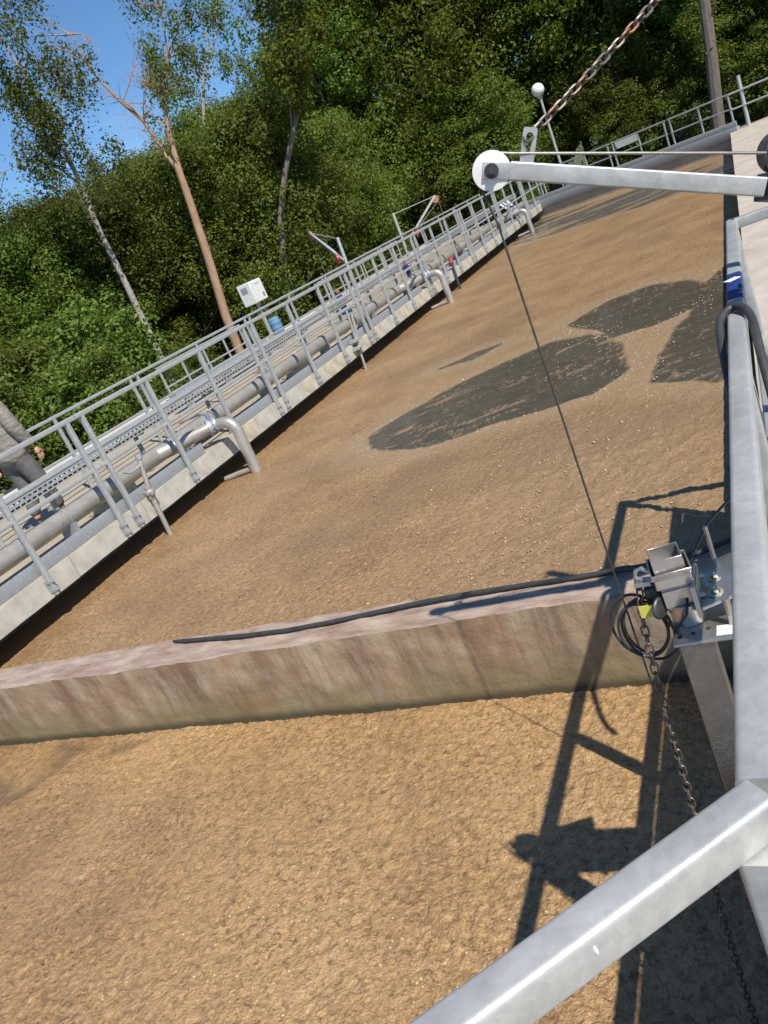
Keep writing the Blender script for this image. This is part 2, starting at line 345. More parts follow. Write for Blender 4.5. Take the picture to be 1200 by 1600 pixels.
def noise2(x, y, seed=0):                                          # gradient noise, about -0.7..0.7
    xi = np.floor(x).astype(np.int64); yi = np.floor(y).astype(np.int64); xf = x - xi; yf = y - yi
    u = xf * xf * xf * (xf * (xf * 6 - 15) + 10); v_ = yf * yf * yf * (yf * (yf * 6 - 15) + 10)
    def g(a, b, dx, dy):
        h = (a * 374761393 + b * 668265263 + seed * 974634777) & 0x7fffffff
        h = ((h ^ (h >> 13)) * 1274126177) & 0x7fffffff; h = (h ^ (h >> 16)) & 0xffff
        an = h * (2 * np.pi / 65536); return np.cos(an) * dx + np.sin(an) * dy
    a = g(xi, yi, xf, yf); b = g(xi + 1, yi, xf - 1, yf); c = g(xi, yi + 1, xf, yf - 1); d = g(xi + 1, yi + 1, xf - 1, yf - 1)
    return (a * (1 - u) + b * u) * (1 - v_) + (c * (1 - u) + d * u) * v_
def fbm(x, y, f, oct=4, seed=0, gain=.5):
    s = 0; a = 1
    for i in range(oct): s = s + a * noise2(x * f, y * f, seed + i * 7); f *= 2.03; a *= gain
    return s
def sdf(poly, x, y):
    P = np.array(poly); best = np.full(x.shape, 1e9); ins = np.zeros(x.shape, bool)
    for (x0, y0), (x1, y1) in zip(P, np.roll(P, -1, 0)):
        ex, ey = x1 - x0, y1 - y0; t = np.clip(((x - x0) * ex + (y - y0) * ey) / (ex * ex + ey * ey), 0, 1)
        best = np.minimum(best, np.hypot(x - x0 - t * ex, y - y0 - t * ey))
        c = ((y0 > y) != (y1 > y)) & (x < (x1 - x0) * (y - y0) / (y1 - y0 + 1e-12) + x0); ins ^= c
    return np.where(ins, -best, best)
def smooth01(x, a, b): t = np.clip((x - a) / (b - a), 0, 1); return t * t * (3 - 2 * t)

# ------------------------------------------------------------------ ground (one sheet with the tank cut out of it)
def ground():
    xs = np.concatenate([np.linspace(-600, -60, 10), np.linspace(-50, -11.2, 30), [-10.6, -6.6, 0, 3.2], np.linspace(4, 40, 18), np.linspace(60, 600, 8)])
    ys = np.concatenate([np.linspace(-600, -40, 8), np.linspace(-30, -4, 10), np.linspace(-3, 27, 24), [28.6], np.linspace(29.5, 60, 24), np.linspace(80, 900, 10)])
    X, Y = np.meshgrid(xs, ys, indexing='ij'); Z = .22 + .1 * fbm(X, Y, .23, 3, 5)
    edge = (X >= -11.2) & (X <= 4) & (Y >= -4) & (Y <= 29.5); Z[edge] = .22
    n, k = X.shape; idx = np.arange(n * k).reshape(n, k); F = []
    for i in range(n - 1):
        for j in range(k - 1):
            cx, cy = (xs[i] + xs[i + 1]) / 2, (ys[j] + ys[j + 1]) / 2
            if -10.6 < cx < 3.2 and -4 < cy < 28.6: continue
            F.append((idx[i, j], idx[i + 1, j], idx[i + 1, j + 1], idx[i, j + 1]))
    o = npmesh('ground', np.stack([X, Y, Z], -1).reshape(-1, 3), np.array(F), 'ground', smooth=True)
    tag(o, kind='structure')
ground()
# ------------------------------------------------------------------ tank water with its crust of foam
FA, FB = np.array((-6.75, 27.9)), np.array((-.10, 24.75))           # far end wall, near face at the water
patches = [[(-4.1, 7.35), (-3.85, 7.95), (-3.48, 8.36), (-2.9, 8.85), (-2.38, 9.14), (-1.8, 8.75), (-1.45, 7.95), (-1.31, 7.15), (-1.58, 6.72), (-2.0, 6.66), (-2.42, 6.68), (-2.99, 6.56), (-3.4, 6.6), (-3.9, 6.95)],
           [(-2.25, 9.85), (-1.85, 10.4), (-1.4, 10.55), (-.9, 10.1), (-.66, 9.5), (-.78, 8.75), (-1.15, 8.55), (-1.55, 8.5), (-1.75, 9.0)],
           [(-.98, 6.6), (-.93, 7.2), (-.86, 7.9), (-.7, 8.8), (-.56, 9.7), (-.3, 10.6), (.2, 10.4), (.2, 6.1), (-.5, 6.15)],
           [(-3.98, 9.68), (-3.6, 9.9), (-3.22, 9.92), (-3.55, 9.66)],
           [(-6.6, 23.3), (-5.2, 21.9), (-3.1, 20.9), (-1.6, 20.1), (-1.3, 20.7), (-.1, 21.2), (.2, 25.2), (-6.6, 28)]]
def spaced(a, b, s0, s1):
    out = [a]
    while out[-1] < b:
        t = (out[-1] - a) / (b - a); out.append(out[-1] + s0 + (s1 - s0) * t)
    out[-1] = b
    return np.array(out)
def surface(name, xs, ys, far, parent=None):
    X, Y = np.meshgrid(xs, ys, indexing='ij')
    wx = X + .09 * fbm(X, Y, 1.2, 4, 3); wy = Y + .14 * fbm(X, Y, 1.1, 4, 9)
    lump = fbm(X, Y, 24, 3, 21, .6); ridg = np.abs(fbm(X, Y, 15, 3, 33, .55)); big = fbm(X, Y, 1.6, 3, 41)
    rough = .55 + .6 * smooth01(fbm(X, Y, .8, 2, 55), -.25, .3)
    Z = .012 * big + rough * (.0065 * lump - .012 * np.exp(-(ridg / .05) ** 2) * smooth01(fbm(X, Y, 5, 2, 91), .0, .3) + .008 * fbm(X, Y, 48, 3, 71))
    op = np.zeros(X.shape); rim = np.zeros(X.shape); wet = np.zeros(X.shape)
    if far:
        dmin = np.full(X.shape, 1e9)
        for k, p in enumerate(patches): dmin = np.minimum(dmin, sdf(p, wx, wy))
        dmin = dmin - .07; op = 1 - smooth01(dmin, -.03, .02)
        u, v_ = X * .92 + Y * .38, -X * .38 + Y * .92                # foam drawn out into streaks across the open water
        st = fbm(u * .55 + .35 * fbm(X, Y, 1.2, 2, 6), v_ * 1.5, 2.2, 4, 81)
        thin = 1 - smooth01(np.abs(fbm(u * .6 + .5 * fbm(X, Y, 1.5, 3, 16), v_ * 1.7, 2.6, 4, 61)), .008, .05)
        streak = np.maximum(smooth01(st, .34, .46) * smooth01(fbm(X, Y, .9, 2, 12), .0, .3), thin * smooth01(fbm(X, Y, 1.1, 3, 19), -.15, .2))
        op = op * (1 - .8 * np.maximum(streak, (Y > 18) * smooth01(fbm(u * .3, v_ * 1.1, 1.3, 3, 44), .02, .2))); rim = smooth01(-dmin, -.55, -.05) * (1 - op) * .9
        Z = Z * (1 - .93 * op) * (1 - .5 * rim) - .012 * op
        swell = smooth01(3.6 - np.abs(Y - 4.6) * 1.6, .4, 2.4) * smooth01(X, -2.9, -1.3)
        rim = np.maximum(rim, .35 * swell); Z = Z + swell * .016 * fbm(X, Y, 7, 2, 88)
        wet = .45 * smooth01(fbm(X, Y, .45, 3, 77), .02, .45) + .25 * swell
        cl = FA[1] + (X - FA[0]) / (FB[0] - FA[0]) * (FB[1] - FA[1]) + .12; Y = np.where(Y > 18, 18 + (Y - 18) * (cl - 18) / (28.2 - 18), Y)
    else:
        d = sdf([(-7, 2.7), (-3.5, 2.56), (-3.75, 2.42), (-4.1, 2.32), (-4.3, 2.05), (-4.9, 1.7), (-7, 1.4)], wx * .6 + X * .4, wy * .6 + Y * .4)
        wet = (1 - smooth01(d, -.05, .04)) * smooth01(fbm(X, Y, 1.4, 3, 8), -.45, -.1); Z = Z * (1 - .8 * wet) - .01 * wet
        wet = .8 * wet + .22 * smooth01(fbm(X, Y, .9, 3, 18), .05, .45)
    n, k = X.shape; idx = np.arange(n * k).reshape(n, k)
    F = np.stack([idx[:-1, :-1], idx[1:, :-1], idx[1:, 1:], idx[:-1, 1:]], -1).reshape(-1, 4)
    o = npmesh(name, np.stack([X, Y, Z], -1).reshape(-1, 3), F, 'scum' if far else 'foam', {'open': op.ravel(), 'rim': rim.ravel(), 'wet': np.clip(wet, 0, 1).ravel()}, smooth=True)
    return tag(o, kind='structure')
surface('water', np.concatenate([np.arange(-6.75, -3.2, .024), np.arange(-3.2, .25, .012)]), np.concatenate([np.arange(-1.2, .6, .05), np.arange(.6, 2.63, .0125)]), False)
surface('water', np.arange(-6.75, .0, .0165), spaced(2.83, 28.2, .013, .12), True)
def bubbles():
    mb_v, mb_f = [], []
    nu = 7; rings = ((1.0, .0), (.86, .5), (.5, .86))
    def one(x, y, r, z):
        o = len(mb_v)
        for c, s in rings: mb_v.extend((x + r * c * math.cos(2 * math.pi * j / nu), y + r * c * math.sin(2 * math.pi * j / nu), z + r * s * .75) for j in range(nu))
        mb_v.append((x, y, z + r * .75))
        for q in range(2): mb_f.extend((o + q * nu + j, o + q * nu + (j + 1) % nu, o + (q + 1) * nu + (j + 1) % nu, o + (q + 1) * nu + j) for j in range(nu))
        mb_f.extend((o + 2 * nu + j, o + 2 * nu + (j + 1) % nu, o + 3 * nu) for j in range(nu))
    for k, p in enumerate(patches[:4]):                              # froth round the open patches, thick on the near side
        P = np.array(p); c = P.mean(0)
        for (a, b) in zip(P, np.roll(P, -1, 0)):
            near = a[1] < c[1]; cnt = int(np.hypot(*(b - a)) * (60 if near else 30) * (.4 if k == 2 else 1)) if k != 3 else 8
            for i in range(cnt):
                q = a + (b - a) * random.random(); out = (q - c) / np.hypot(*(q - c)); dd = abs(random.gauss(.10, .20)) + .03
                x, y = q + out * dd
                if -6 < x < -.3: one(x, y, random.uniform(.004, .010), .001)
    for i in range(1100):                                             # beads where the flow wells up behind the dividing wall
        x, y = random.gauss(-1.7, .95), random.gauss(4.4, 1.1)
        if -4.6 < x < -.5 and 2.95 < y < 6.6: one(x, y, random.uniform(.0035, .009) * (1.7 if random.random() < .05 else 1), .0)
    for i in range(1500):
        x, y = random.uniform(-5.9, -.4), random.uniform(3.0, 12); one(x, y, random.uniform(.0035, .007), .001)
    for i in range(120): one(random.uniform(-2.4, -.9), random.uniform(.9, 1.6), random.uniform(.004, .010), .0)
    o = npmesh('foam_bubbles', np.array(mb_v), np.array([f if len(f) == 4 else (f[0], f[1], f[2], f[2]) for f in mb_f if len(f) == 4]), 'bubble', smooth=True)
    tri = np.array([f for f in mb_f if len(f) == 3])
    caps = npmesh('bubble_caps', np.array(mb_v), tri, 'bubble', smooth=True)
    bm = bmesh.new(); bm.from_mesh(o.data); bm.from_mesh(caps.data); bmesh.ops.remove_doubles(bm, verts=bm.verts, dist=1e-6); bm.to_mesh(o.data); bm.free()
    bpy.data.objects.remove(caps)
    tag(o, 'small shiny brown bubbles floating in the foam round the dark patches', 'bubbles', kind='stuff')
bubbles()
# ------------------------------------------------------------------ concrete walls
def rough_box(a, b, step, amp, seed):                                # a box with a fine net, its surface slightly uneven
    mb = MB(); bm = bmesh.new()
    a, b = V(a), V(b); n = [max(1, int(round((b[i] - a[i]) / step))) for i in range(3)]
    bmesh.ops.create_cube(bm, size=1)
    for v in bm.verts: v.co = V([a[i] + (v.co[i] + .5) * (b[i] - a[i]) for i in range(3)])
    for ax in range(3):
        for k in range(1, n[ax]):
            co = V((0, 0, 0)); co[ax] = a[ax] + (b[ax] - a[ax]) * k / n[ax]; no = V((0, 0, 0)); no[ax] = 1
            bmesh.ops.bisect_plane(bm, geom=bm.verts[:] + bm.edges[:] + bm.faces[:], plane_co=co, plane_no=no)
    from mathutils import noise as mn
    for v in bm.verts:
        p = v.co * 4 + V((seed, 0, 0)); q = v.co * 19 + V((0, seed, 0))
        v.co += V((mn.noise(p), mn.noise(p + V((9, 3, 1))), mn.noise(p + V((1, 7, 5))))) * amp + V((mn.noise(q), mn.noise(q + V((4, 4, 4))), mn.noise(q + V((8, 1, 2))))) * amp * .5
    return bm
def bm_obj(name, bm, mats, topmat=False, parent=None, smooth=True):
    me = bpy.data.meshes.new(name); bm.normal_update()
    for f in bm.faces:
        f.smooth = smooth
        if topmat and f.normal.z > .7: f.material_index = 1
    bm.to_mesh(me); bm.free()
    for m in mats: me.materials.append(M[m])
    if smooth: me.set_sharp_from_angle(angle=math.radians(50))
    o = bpy.data.objects.new(name, me); C.objects.link(o); o.parent = parent
    return o
o = bm_obj('dividing_wall', rough_box((-6.72, 2.61, -.5), (-.19, 2.85, .425), .028, .011, 3), ['stain', 'pinktop'], True)
tag(o, 'low stained concrete dividing wall with worn pink coping across the foamy basin', 'wall')
o = bm_obj('side_wall', rough_box((-.19, -3.95, -.5), (3.15, 25.4, .425), .30, .004, 8), ['stain', 'palecoping'], True)
tag(o, 'broad tank side wall with weathered pale pinkish concrete top under the railing', 'wall')
o = bm_obj('back_wall', rough_box((-7.0, -3.9, -.5), (-6.72, 28.0, .229), .4, .003, 5), ['concb'])
tag(o, 'shaded tank wall set back under the walkway slab', 'wall')
# far end: wall, steel edge channel, railing on it
fd = V((FB[0] - FA[0], FB[1] - FA[1], 0)); FLEN = fd.length; fd.normalize(); fn = V((-fd.y, fd.x, 0))
F0 = V((FA[0], FA[1], 0))
def FP(s, off, z): return F0 + fd * s + fn * off + V((0, 0, z))
t = thing('end_wall', 'brown concrete end wall with grey steel edge channel below the far railing', 'wall', tuple(FP(0, 0, 0)))
mb = MB(); mb.beam(FP(0, .3, -.1), FP(FLEN, .3, -.1), .6, .74, .01); mb.build('wall', 'concb', t)
mb = MB(); mb.beam(FP(0, .06, .40), FP(FLEN + .1, .06, .40), .18, .25, .01); mb.build('edge_channel', 'galvdark', t)
mb = MB(); mb.beam(FP(0, .02, .60), FP(FLEN + .1, .02, .60), .03, .14, .004); mb.build('toe_board', 'galv', t)
# ------------------------------------------------------------------ far side walkway
o = thing('walkway', None, None, (-6.03, 4, .45)); o['kind'] = 'structure'
mb = MB(); mb.box((-10.6, -3.9, .231), (-6.05, 28.4, .45)); mb.build('deck', 'concb', o)
mb = MB(); mb.box((-6.049, -3.9, .23), (-6.036, 28.1, .448)); mb.build('edge_beam', 'concb', o)
yy = -3.8; k = 0                                                     # cast panels of the slab edge, each with its own width and tone
pm = {}
while yy < 27.7:
    wdt = random.choice([.42, .5, .36]) if yy > 7.7 else random.choice([1.1, .94])
    if yy + wdt > 27.9: break
    if wdt not in pm:
        q = rough_box((-.0, .006, -.108), (.016, wdt - .006, .108), .11, .003, k)
        pm[wdt] = q
        ob = bm_obj('panel', q, ['conclight'], parent=o); ob.location = V((-6.036, yy, .339)) - o.location; pm[wdt] = ob
    else:
        ob = pm[wdt].copy(); C.objects.link(ob); ob.location = V((-6.036 + random.uniform(-.003, .003), yy, .339)) - o.location
    if random.random() < .3:
        ob.data = ob.data.copy(); ob.data.materials[0] = M['concgrey']
    yy += wdt; k += 1
mb = MB(); mb.box((-7.2, 7.2, .452), (-7.06, 27.8, .56)); mb.box((-7.52, 7.2, .452), (-7.44, 27.8, .52)); mb.build('curb', 'concb', o)
mb = MB(); mb.box((-10.58, 2, .452), (-10.2, 28.2, .60)); mb.build('coping', 'conc', o)
for (a, b) in ((-3.5, 2.2), (2.22, 7.08), (7.66, 11.4), (11.42, 15.2), (15.85, 19.5), (19.52, 23.4), (24.1, 27.7)):
    mb = MB(); mb.beam((-6.062, a, .515), (-6.062, b, .515), .008, .125, .001); mb.build('toe_board', 'galvdark', o)
# ------------------------------------------------------------------ railing panels
def railing(length, posts, ztop, zmid, foot, loc, rot, label, group, tw=.042, fold=None, clamp=True):
    r = thing('railing_panel', label, 'railing', loc, group); r.rotation_euler.z = 0
    h = tw / 2
    mb = MB(); mb.beam((0, 0, ztop - h), (0, length, ztop - h), tw, tw, .007, seg=3)
    ob = mb.build('top_rail', 'galv'); ob.parent = r
    mb = MB(); mb.beam((0, 0, zmid), (0, length, zmid), tw * .85, tw * .85, .006); ob = mb.build('mid_rail', 'galv'); ob.parent = r
    for p in posts:
        mb = MB(); mb.beam((0, 0, foot), (0, 0, ztop - tw * .9), tw * 1.0, tw * 1.0, .006, up=(0, 1, 0))
        ob = mb.build('post', 'galv'); ob.location = (0, p, 0); ob.parent = r
        if clamp:
            mb = MB(); mb.box((-.05, -.045, foot + .02), (-.022, .045, foot + .15)); mb.box((-.022, -.03, foot + .03), (.027, .03, foot + .055)); mb.box((-.022, -.03, foot + .115), (.027, .03, foot + .14))
            mb.hexbolt((.022, 0, foot + .043), (1, 0, 0), .014, .02); mb.hexbolt((.022, 0, foot + .127), (1, 0, 0), .014, .02)
            c = mb.build('bracket', 'galvdark'); c.parent = ob
    r.rotation_euler.z = rot
    return r
proto = None
starts = [-1.17 + 3.345 * i for i in range(9)]
for i, y0 in enumerate(starts):
    if proto is None:
        proto = railing(3.335, (.10, 1.14, 2.18, 3.235), 1.53, .98, .245, (-5.995, y0, 0), 0, 'galvanised railing panel bracketed to the slab edge above the foam', 'railing panels along the slab edge', tw=.047, clamp=True)
    else:
        c = copy_tree(proto); c.location = (-5.995, y0, 0)
        c['label'] = 'galvanised railing panel on the slab edge ' + ['', 'before the rod with the lever handle', 'behind the lever-handled rod and the first drop pipe', 'behind the bundle of three steel rods', 'between the rod bundle and the second drop pipe', 'behind the red-capped dark rod', 'between the red-capped rod and the last drop pipe', 'behind the last drop pipe', 'that ends at the far end wall'][i]
proto2 = railing(3.2, (.06, 1.6, 3.14), 1.47, .96, .455, (-8.0, -1.0, 0), 0, 'galvanised railing panel standing on the deck behind the cable tray', 'railing panels behind the cable tray', tw=.04, clamp=False)
for i in range(1, 9):
    c = copy_tree(proto2); c.location = (-8.0, -1.0 + 3.24 * i, 0)
    c['label'] = 'deck railing panel behind the cable tray, ' + ['', 'just short of the walking person', 'behind the walking person', 'between the walking person and the blue drum', 'in front of the blue drum', 'beside the davit reaching to the white cabinet', 'between the two small davits', 'beside the davit leaning to the end wall', 'last one before the far end wall'][i]
# railing on the far end wall
fr = math.atan2(-fd.x, fd.y)
proto3 = railing(1.78, (.05, .9, 1.73), 1.36, .98, .50, tuple(FP(.05, .09, 0)), fr, 'galvanised railing panel standing on the far end wall', 'railing panels on the far end wall', tw=.045, clamp=False)
for i in range(1, 4):
    c = copy_tree(proto3); c.location = FP(.05 + 1.86 * i, .09, 0)
t = thing('corner_railing', 'round-post galvanised railing running on past the corner of the pink wall', 'railing', (.27, 24.9, .425))
mb = MB(); mb.cyl((.27, 24.9, .426), (.27, 24.9, 1.68), .05); mb.build('post', 'galv', t)
mb = MB(); mb.cyl((-.05, 24.95, 1.33), (6.5, 23.2, 1.33), .025, n=10); mb.build('top_rail', 'galv', t)
mb = MB(); mb.cyl((-.05, 24.95, .95), (6.5, 23.2, .95), .022, n=10); mb.build('mid_rail', 'galv', t)
mb = MB(); mb.cyl((3.1, 24.15, .426), (3.1, 24.15, 1.4), .03); mb.build('post', 'galv', t)
o = MB().box((-3.2, 26.35, 1.12), (-2.55, 26.38, 1.32)).build('notice_board', 'galv'); tag(o, 'small grey blank board fixed behind the far end railing', 'board')
# ------------------------------------------------------------------ main pipe and its drops
t = thing('main_pipe', 'long grey steel pipe running along the walkway behind the toe board', 'pipe', (-6.4, 4, .45))
for a, b in ((-3.8, 1.9), (1.92, 7.9), (7.92, 13.9), (13.92, 19.9), (19.92, 27.2)):
    mb = MB(); mb.cyl((-6.46, a, .66), (-6.46, b, .66), .098, n=24); mb.build('pipe_length', 'pipe', t)
for y in np.arange(-3, 27, 2.05):
    mb = MB(); mb.box((-6.56, y - .03, .451), (-6.36, y + .03, .60)); mb.tube([(-6.46 + .103 * math.cos(a), y, .66 + .103 * math.sin(a)) for a in np.linspace(-.5, math.pi + .5, 14)], .008, 6); mb.build('pipe_clamp', 'galvdark', t)
def drop(y, lab):
    t = thing('drop_pipe', lab, 'pipe', (-5.72, y, 0))
    def arc(c, r, a0, a1, n=9): return [(c[0] + r * math.cos(math.radians(a)), y + .02, c[2] + r * math.sin(math.radians(a))) for a in np.linspace(a0, a1, n)]
    pts = [(-5.98, y + .02, .665)] + arc((-5.86, y, .52), .14, 88, 0) + [(-5.715, y, .25), (-5.70, y - .02, -.25)]
    mb = MB(); mb.tube(smooth_path(pts, 3), .068, 20); mb.build('elbow', 'elbowsteel', t)
    mb = MB(); mb.tube([(-6.46, y - .62, .66), (-6.27, y - .42, .665), (-6.22, y - .33, .665), (-6.12, y - .14, .665), (-6.05, y - .05, .665)], [.085, .085, .085, .068, .068], 18); mb.build('reducer', 'pipe', t)
    f = thing('valve', None, None, (0, 0, 0)); bpy.data.objects.remove(f)
    dirn = V((.09, .09, 0)).normalized(); p = V((-6.05, y - .03, .665))
    mb = MB(); mb.cyl(p - dirn * .012, p + dirn * .03, .10, n=24); fl = mb.build('flange', 'galvdark', t)
    mb = MB()
    for k in range(8):
        a = 2 * math.pi * k / 8; s = dirn.cross(V((0, 0, 1))); q = p + dirn * .028 + s * .083 * math.cos(a) + V((0, 0, .083 * math.sin(a))); mb.hexbolt(q, dirn, .011, .016)
    mb.build('bolt', 'galvdark', fl)
    mb = MB(); mb.cyl(p + dirn * .03, p + dirn * .06, .088, n=24); mb.cyl(p + dirn * .045, p + dirn * .045 + V((0, 0, .17)), .03, .024); vb = mb.build('valve_body', 'valveblue', t)
    mb = MB(); mb.cyl(p + dirn * .062, p + dirn * .10, .10, n=24); mb.build('flange', 'galvdark', t)
    mb = MB(); q = p + dirn * .045 + V((0, 0, .17)); mb.tube([q, q + V((-.05, -.08, .02)), q + V((-.12, -.36, .05))], [.02, .014, .011], 8); mb.build('lever', 'steel', vb)
    mb = MB(); mb.tube([(-5.74, y, .035), (-5.95, y - .05, .035), (-6.12, y - .1, .03)], .032, 10); mb.build('brace_pipe', 'pipe', t)
    return t
drop(7.35, 'silver drop pipe with blue valve, beside the rod with the lever handle')
drop(15.6, 'silver drop pipe with blue valve near the red-capped rod')
drop(24.0, 'silver drop pipe near the blue striped board at the walkway end')
# rods standing at the slab edge
t = thing('sampling_rod', 'thin grey pipe with clamp and bent lever handle dipping into the foam', 'pipe', (-5.96, 5.9, 0))
mb = MB(); mb.tube([(-5.95, 5.84, -.2), (-5.96, 5.9, .5), (-5.965, 6.0, .84)], [.027, .027, .024], 12); mb.build('rod', 'pipe', t)
mb = MB(); mb.cyl((-5.965, 6.0, .83), (-5.966, 6.01, .89), .036); mb.build('cap', 'galvdark', t)
mb = MB(); mb.sphere((-5.96, 5.9, .49), .055, 14, 8, (1, 1, .8)); mb.cyl((-6.05, 5.93, .49), (-5.9, 5.86, .49), .022); mb.cyl((-5.96, 5.895, .42), (-5.96, 5.9, .56), .037); mb.build('clamp', 'pipe', t)
mb = MB(); mb.tube([(-5.965, 5.99, .78), (-5.97, 5.88, .77), (-5.98, 5.80, .77), (-5.98, 5.71, .82)], .013, 8); mb.build('lever', 'galv', t)
t = thing('rod_bundle', 'bundle of three slim steel rods clamped to the slab edge', 'rods', (-5.97, 11.5, 0))
for dx, dy, z0, z1 in ((0, 0, -.2, .96), (.03, .07, .30, .9), (-.03, .12, .3, .86)):
    mb = MB(); mb.tube([(-5.97 + dx, 11.42 + dy, z0), (-5.97 + dx, 11.62 + dy, z1)], .022, 10); mb.build('rod', 'pipe', t)
mb = MB(); mb.box((-6.035, 11.36, .34), (-5.91, 11.62, .39)); mb.box((-6.035, 11.40, .46), (-5.92, 11.62, .50)); mb.hexbolt((-5.91, 11.44, .365), (1, 0, 0), .016, .025); mb.build('clamp', 'galv', t)
t = thing('capped_rod', 'dark pipe with a red cap beside the second drop pipe', 'pipe', (-5.97, 17.2, 0))
mb = MB(); mb.tube([(-5.97, 17.1, -.2), (-5.98, 17.2, .58)], .03, 10); mb.build('rod', 'darksteel', t)
mb = MB(); mb.cyl((-5.98, 17.2, .58), (-5.98, 17.22, .70), .05); mb.build('cap', 'red', t)
mb = MB(); mb.tube([(-5.98, 17.2, .5), (-6.15, 16.9, .5)], .015, 8); mb.build('arm', 'galv', t)
# cable tray with slotted sides
t = thing('cable_tray', 'perforated galvanised cable tray on short stands along the walkway', 'cable tray', (-6.8, 4, .45))
def tray_segment(y0, ln):
    mb = MB()
    for x in (-6.70, -6.98):
        for z0, z1 in ((.927, .942), (.962, .987), (1.007, 1.037)): mb.box((x - .002, y0, z0), (x + .002, y0 + ln, z1))
        n = int(ln / .075)
        for k in range(n):
            for q, (z0, z1) in enumerate(((.9421, .9619), (.9871, 1.0069))):
                y = y0 + (k + .5 * q) * .075; mb.box((x - .0019, y, z0), (x + .0019, min(y + .02, y0 + ln), z1))
    mb.box((-6.978, y0, .929), (-6.702, y0 + ln, .933)); mb.box((-6.99, y0, 1.038), (-6.69, y0 + ln, 1.05))
    return mb
seg0 = None
for i in range(10):
    y = -2.4 + 3.0 * i
    if seg0 is None: seg0 = tray_segment(-2.4, 2.985).build('tray_section', 'galv', t, smooth=False); loc0 = seg0.location.copy()
    else:
        c = seg0.copy(); C.objects.link(c); c.location = loc0 + V((0, 3.0 * i, 0))
for y in np.arange(-2, 27, 1.5):
    mb = MB(); mb.box((-6.87, y - .02, .451), (-6.83, y + .02, .928)); mb.box((-6.97, y - .02, .905), (-6.71, y + .02, .927)); mb.build('stand', 'galvdark', t)
# cream wedge blocks with bolts under the tray
w0 = None
for y in (5.75, 7.75, 10.3, 13.2, 19.4):
    if w0 is None:
        w0 = thing('wedge_block', 'cream tapered block with two bolts lying under the cable tray', 'block', (-6.66, y, .452), 'cream blocks under the cable tray')
        mb = MB(); mb.add([(-6.76, y, .452), (-6.56, y, .452), (-6.56, y + .62, .452), (-6.76, y + .62, .452), (-6.76, y, .60), (-6.56, y, .58), (-6.56, y + .62, .70), (-6.76, y + .62, .72)], [(0, 3, 2, 1), (4, 5, 6, 7), (0, 1, 5, 4), (1, 2, 6, 5), (2, 3, 7, 6), (3, 0, 4, 7)]); mb.build('block', 'cream', w0, bevel=.012)
        for q in (.1, .17): mb = MB(); mb.hexbolt((-6.556, y + q, .54), (1, 0, .3), .018, .05); mb.build('bolt', 'steel', w0)
    else:
        c = copy_tree(w0); c.location = (-6.66, y, .452)
# ------------------------------------------------------------------ things behind the walkway
t = thing('control_cabinet', 'white control cabinet on a post before the trees', 'cabinet', (-10.4, 16.2, .60))
mb = MB(); mb.box((-10.58, 15.93, 1.44), (-10.22, 16.46, 1.94)); mb.build('housing', 'boxwhite', t, bevel=.015)
mb = MB(); mb.box((-10.218, 15.95, 1.46), (-10.202, 16.44, 1.92)); dr = mb.build('door', 'boxwhite', t, bevel=.005)
mb = MB(); mb.box((-10.201, 16.28, 1.52), (-10.196, 16.37, 1.62)); mb.build('vent', 'galvdark', dr)
mb = MB(); [mb.box((-10.201, 16.12 + .05 * k, 1.84), (-10.198, 16.145 + .05 * k, 1.86)) for k in range(4)]; mb.build('lettering', 'ink', dr)
mb = MB(); [mb.box((-10.5, 15.926, 1.72 + .03 * k), (-10.33, 15.93, 1.74 + .03 * k)) for k in range(5)]; mb.build('grille', 'galvdark', t)
mb = MB(); mb.beam((-10.4, 16.2, .60), (-10.4, 16.2, 1.445), .07, .07, .005); mb.build('post', 'galv', t)
mb = MB(); mb.tube(smooth_path([(-10.36, 16.3, 1.44), (-10.33, 16.32, 1.1), (-10.36, 16.24, .8), (-10.3, 16.25, .601)]), .014, 7); mb.build('conduit', 'rubber', t)
t = thing('blue_drum', 'light blue plastic drum on a concrete plinth behind the railing', 'drum', (-9.3, 14.8, .452))
mb = MB(); mb.box((-9.5, 14.6, .453), (-9.1, 15.0, .74)); mb.build('plinth', 'concb', t, bevel=.01)
mb = MB(); mb.tube([(-9.3, 14.8, z) for z in (.742, .755, .85, .86, .875, .96, .97, .985, 1.06, 1.085)], [.115, .125, .127, .132, .127, .127, .132, .127, .122, .10], 22); mb.build('body', 'ltblue', t)
mb = MB(); mb.cyl((-9.24, 14.78, 1.085), (-9.24, 14.78, 1.11), .03); mb.build('bung', 'ltblue', t)
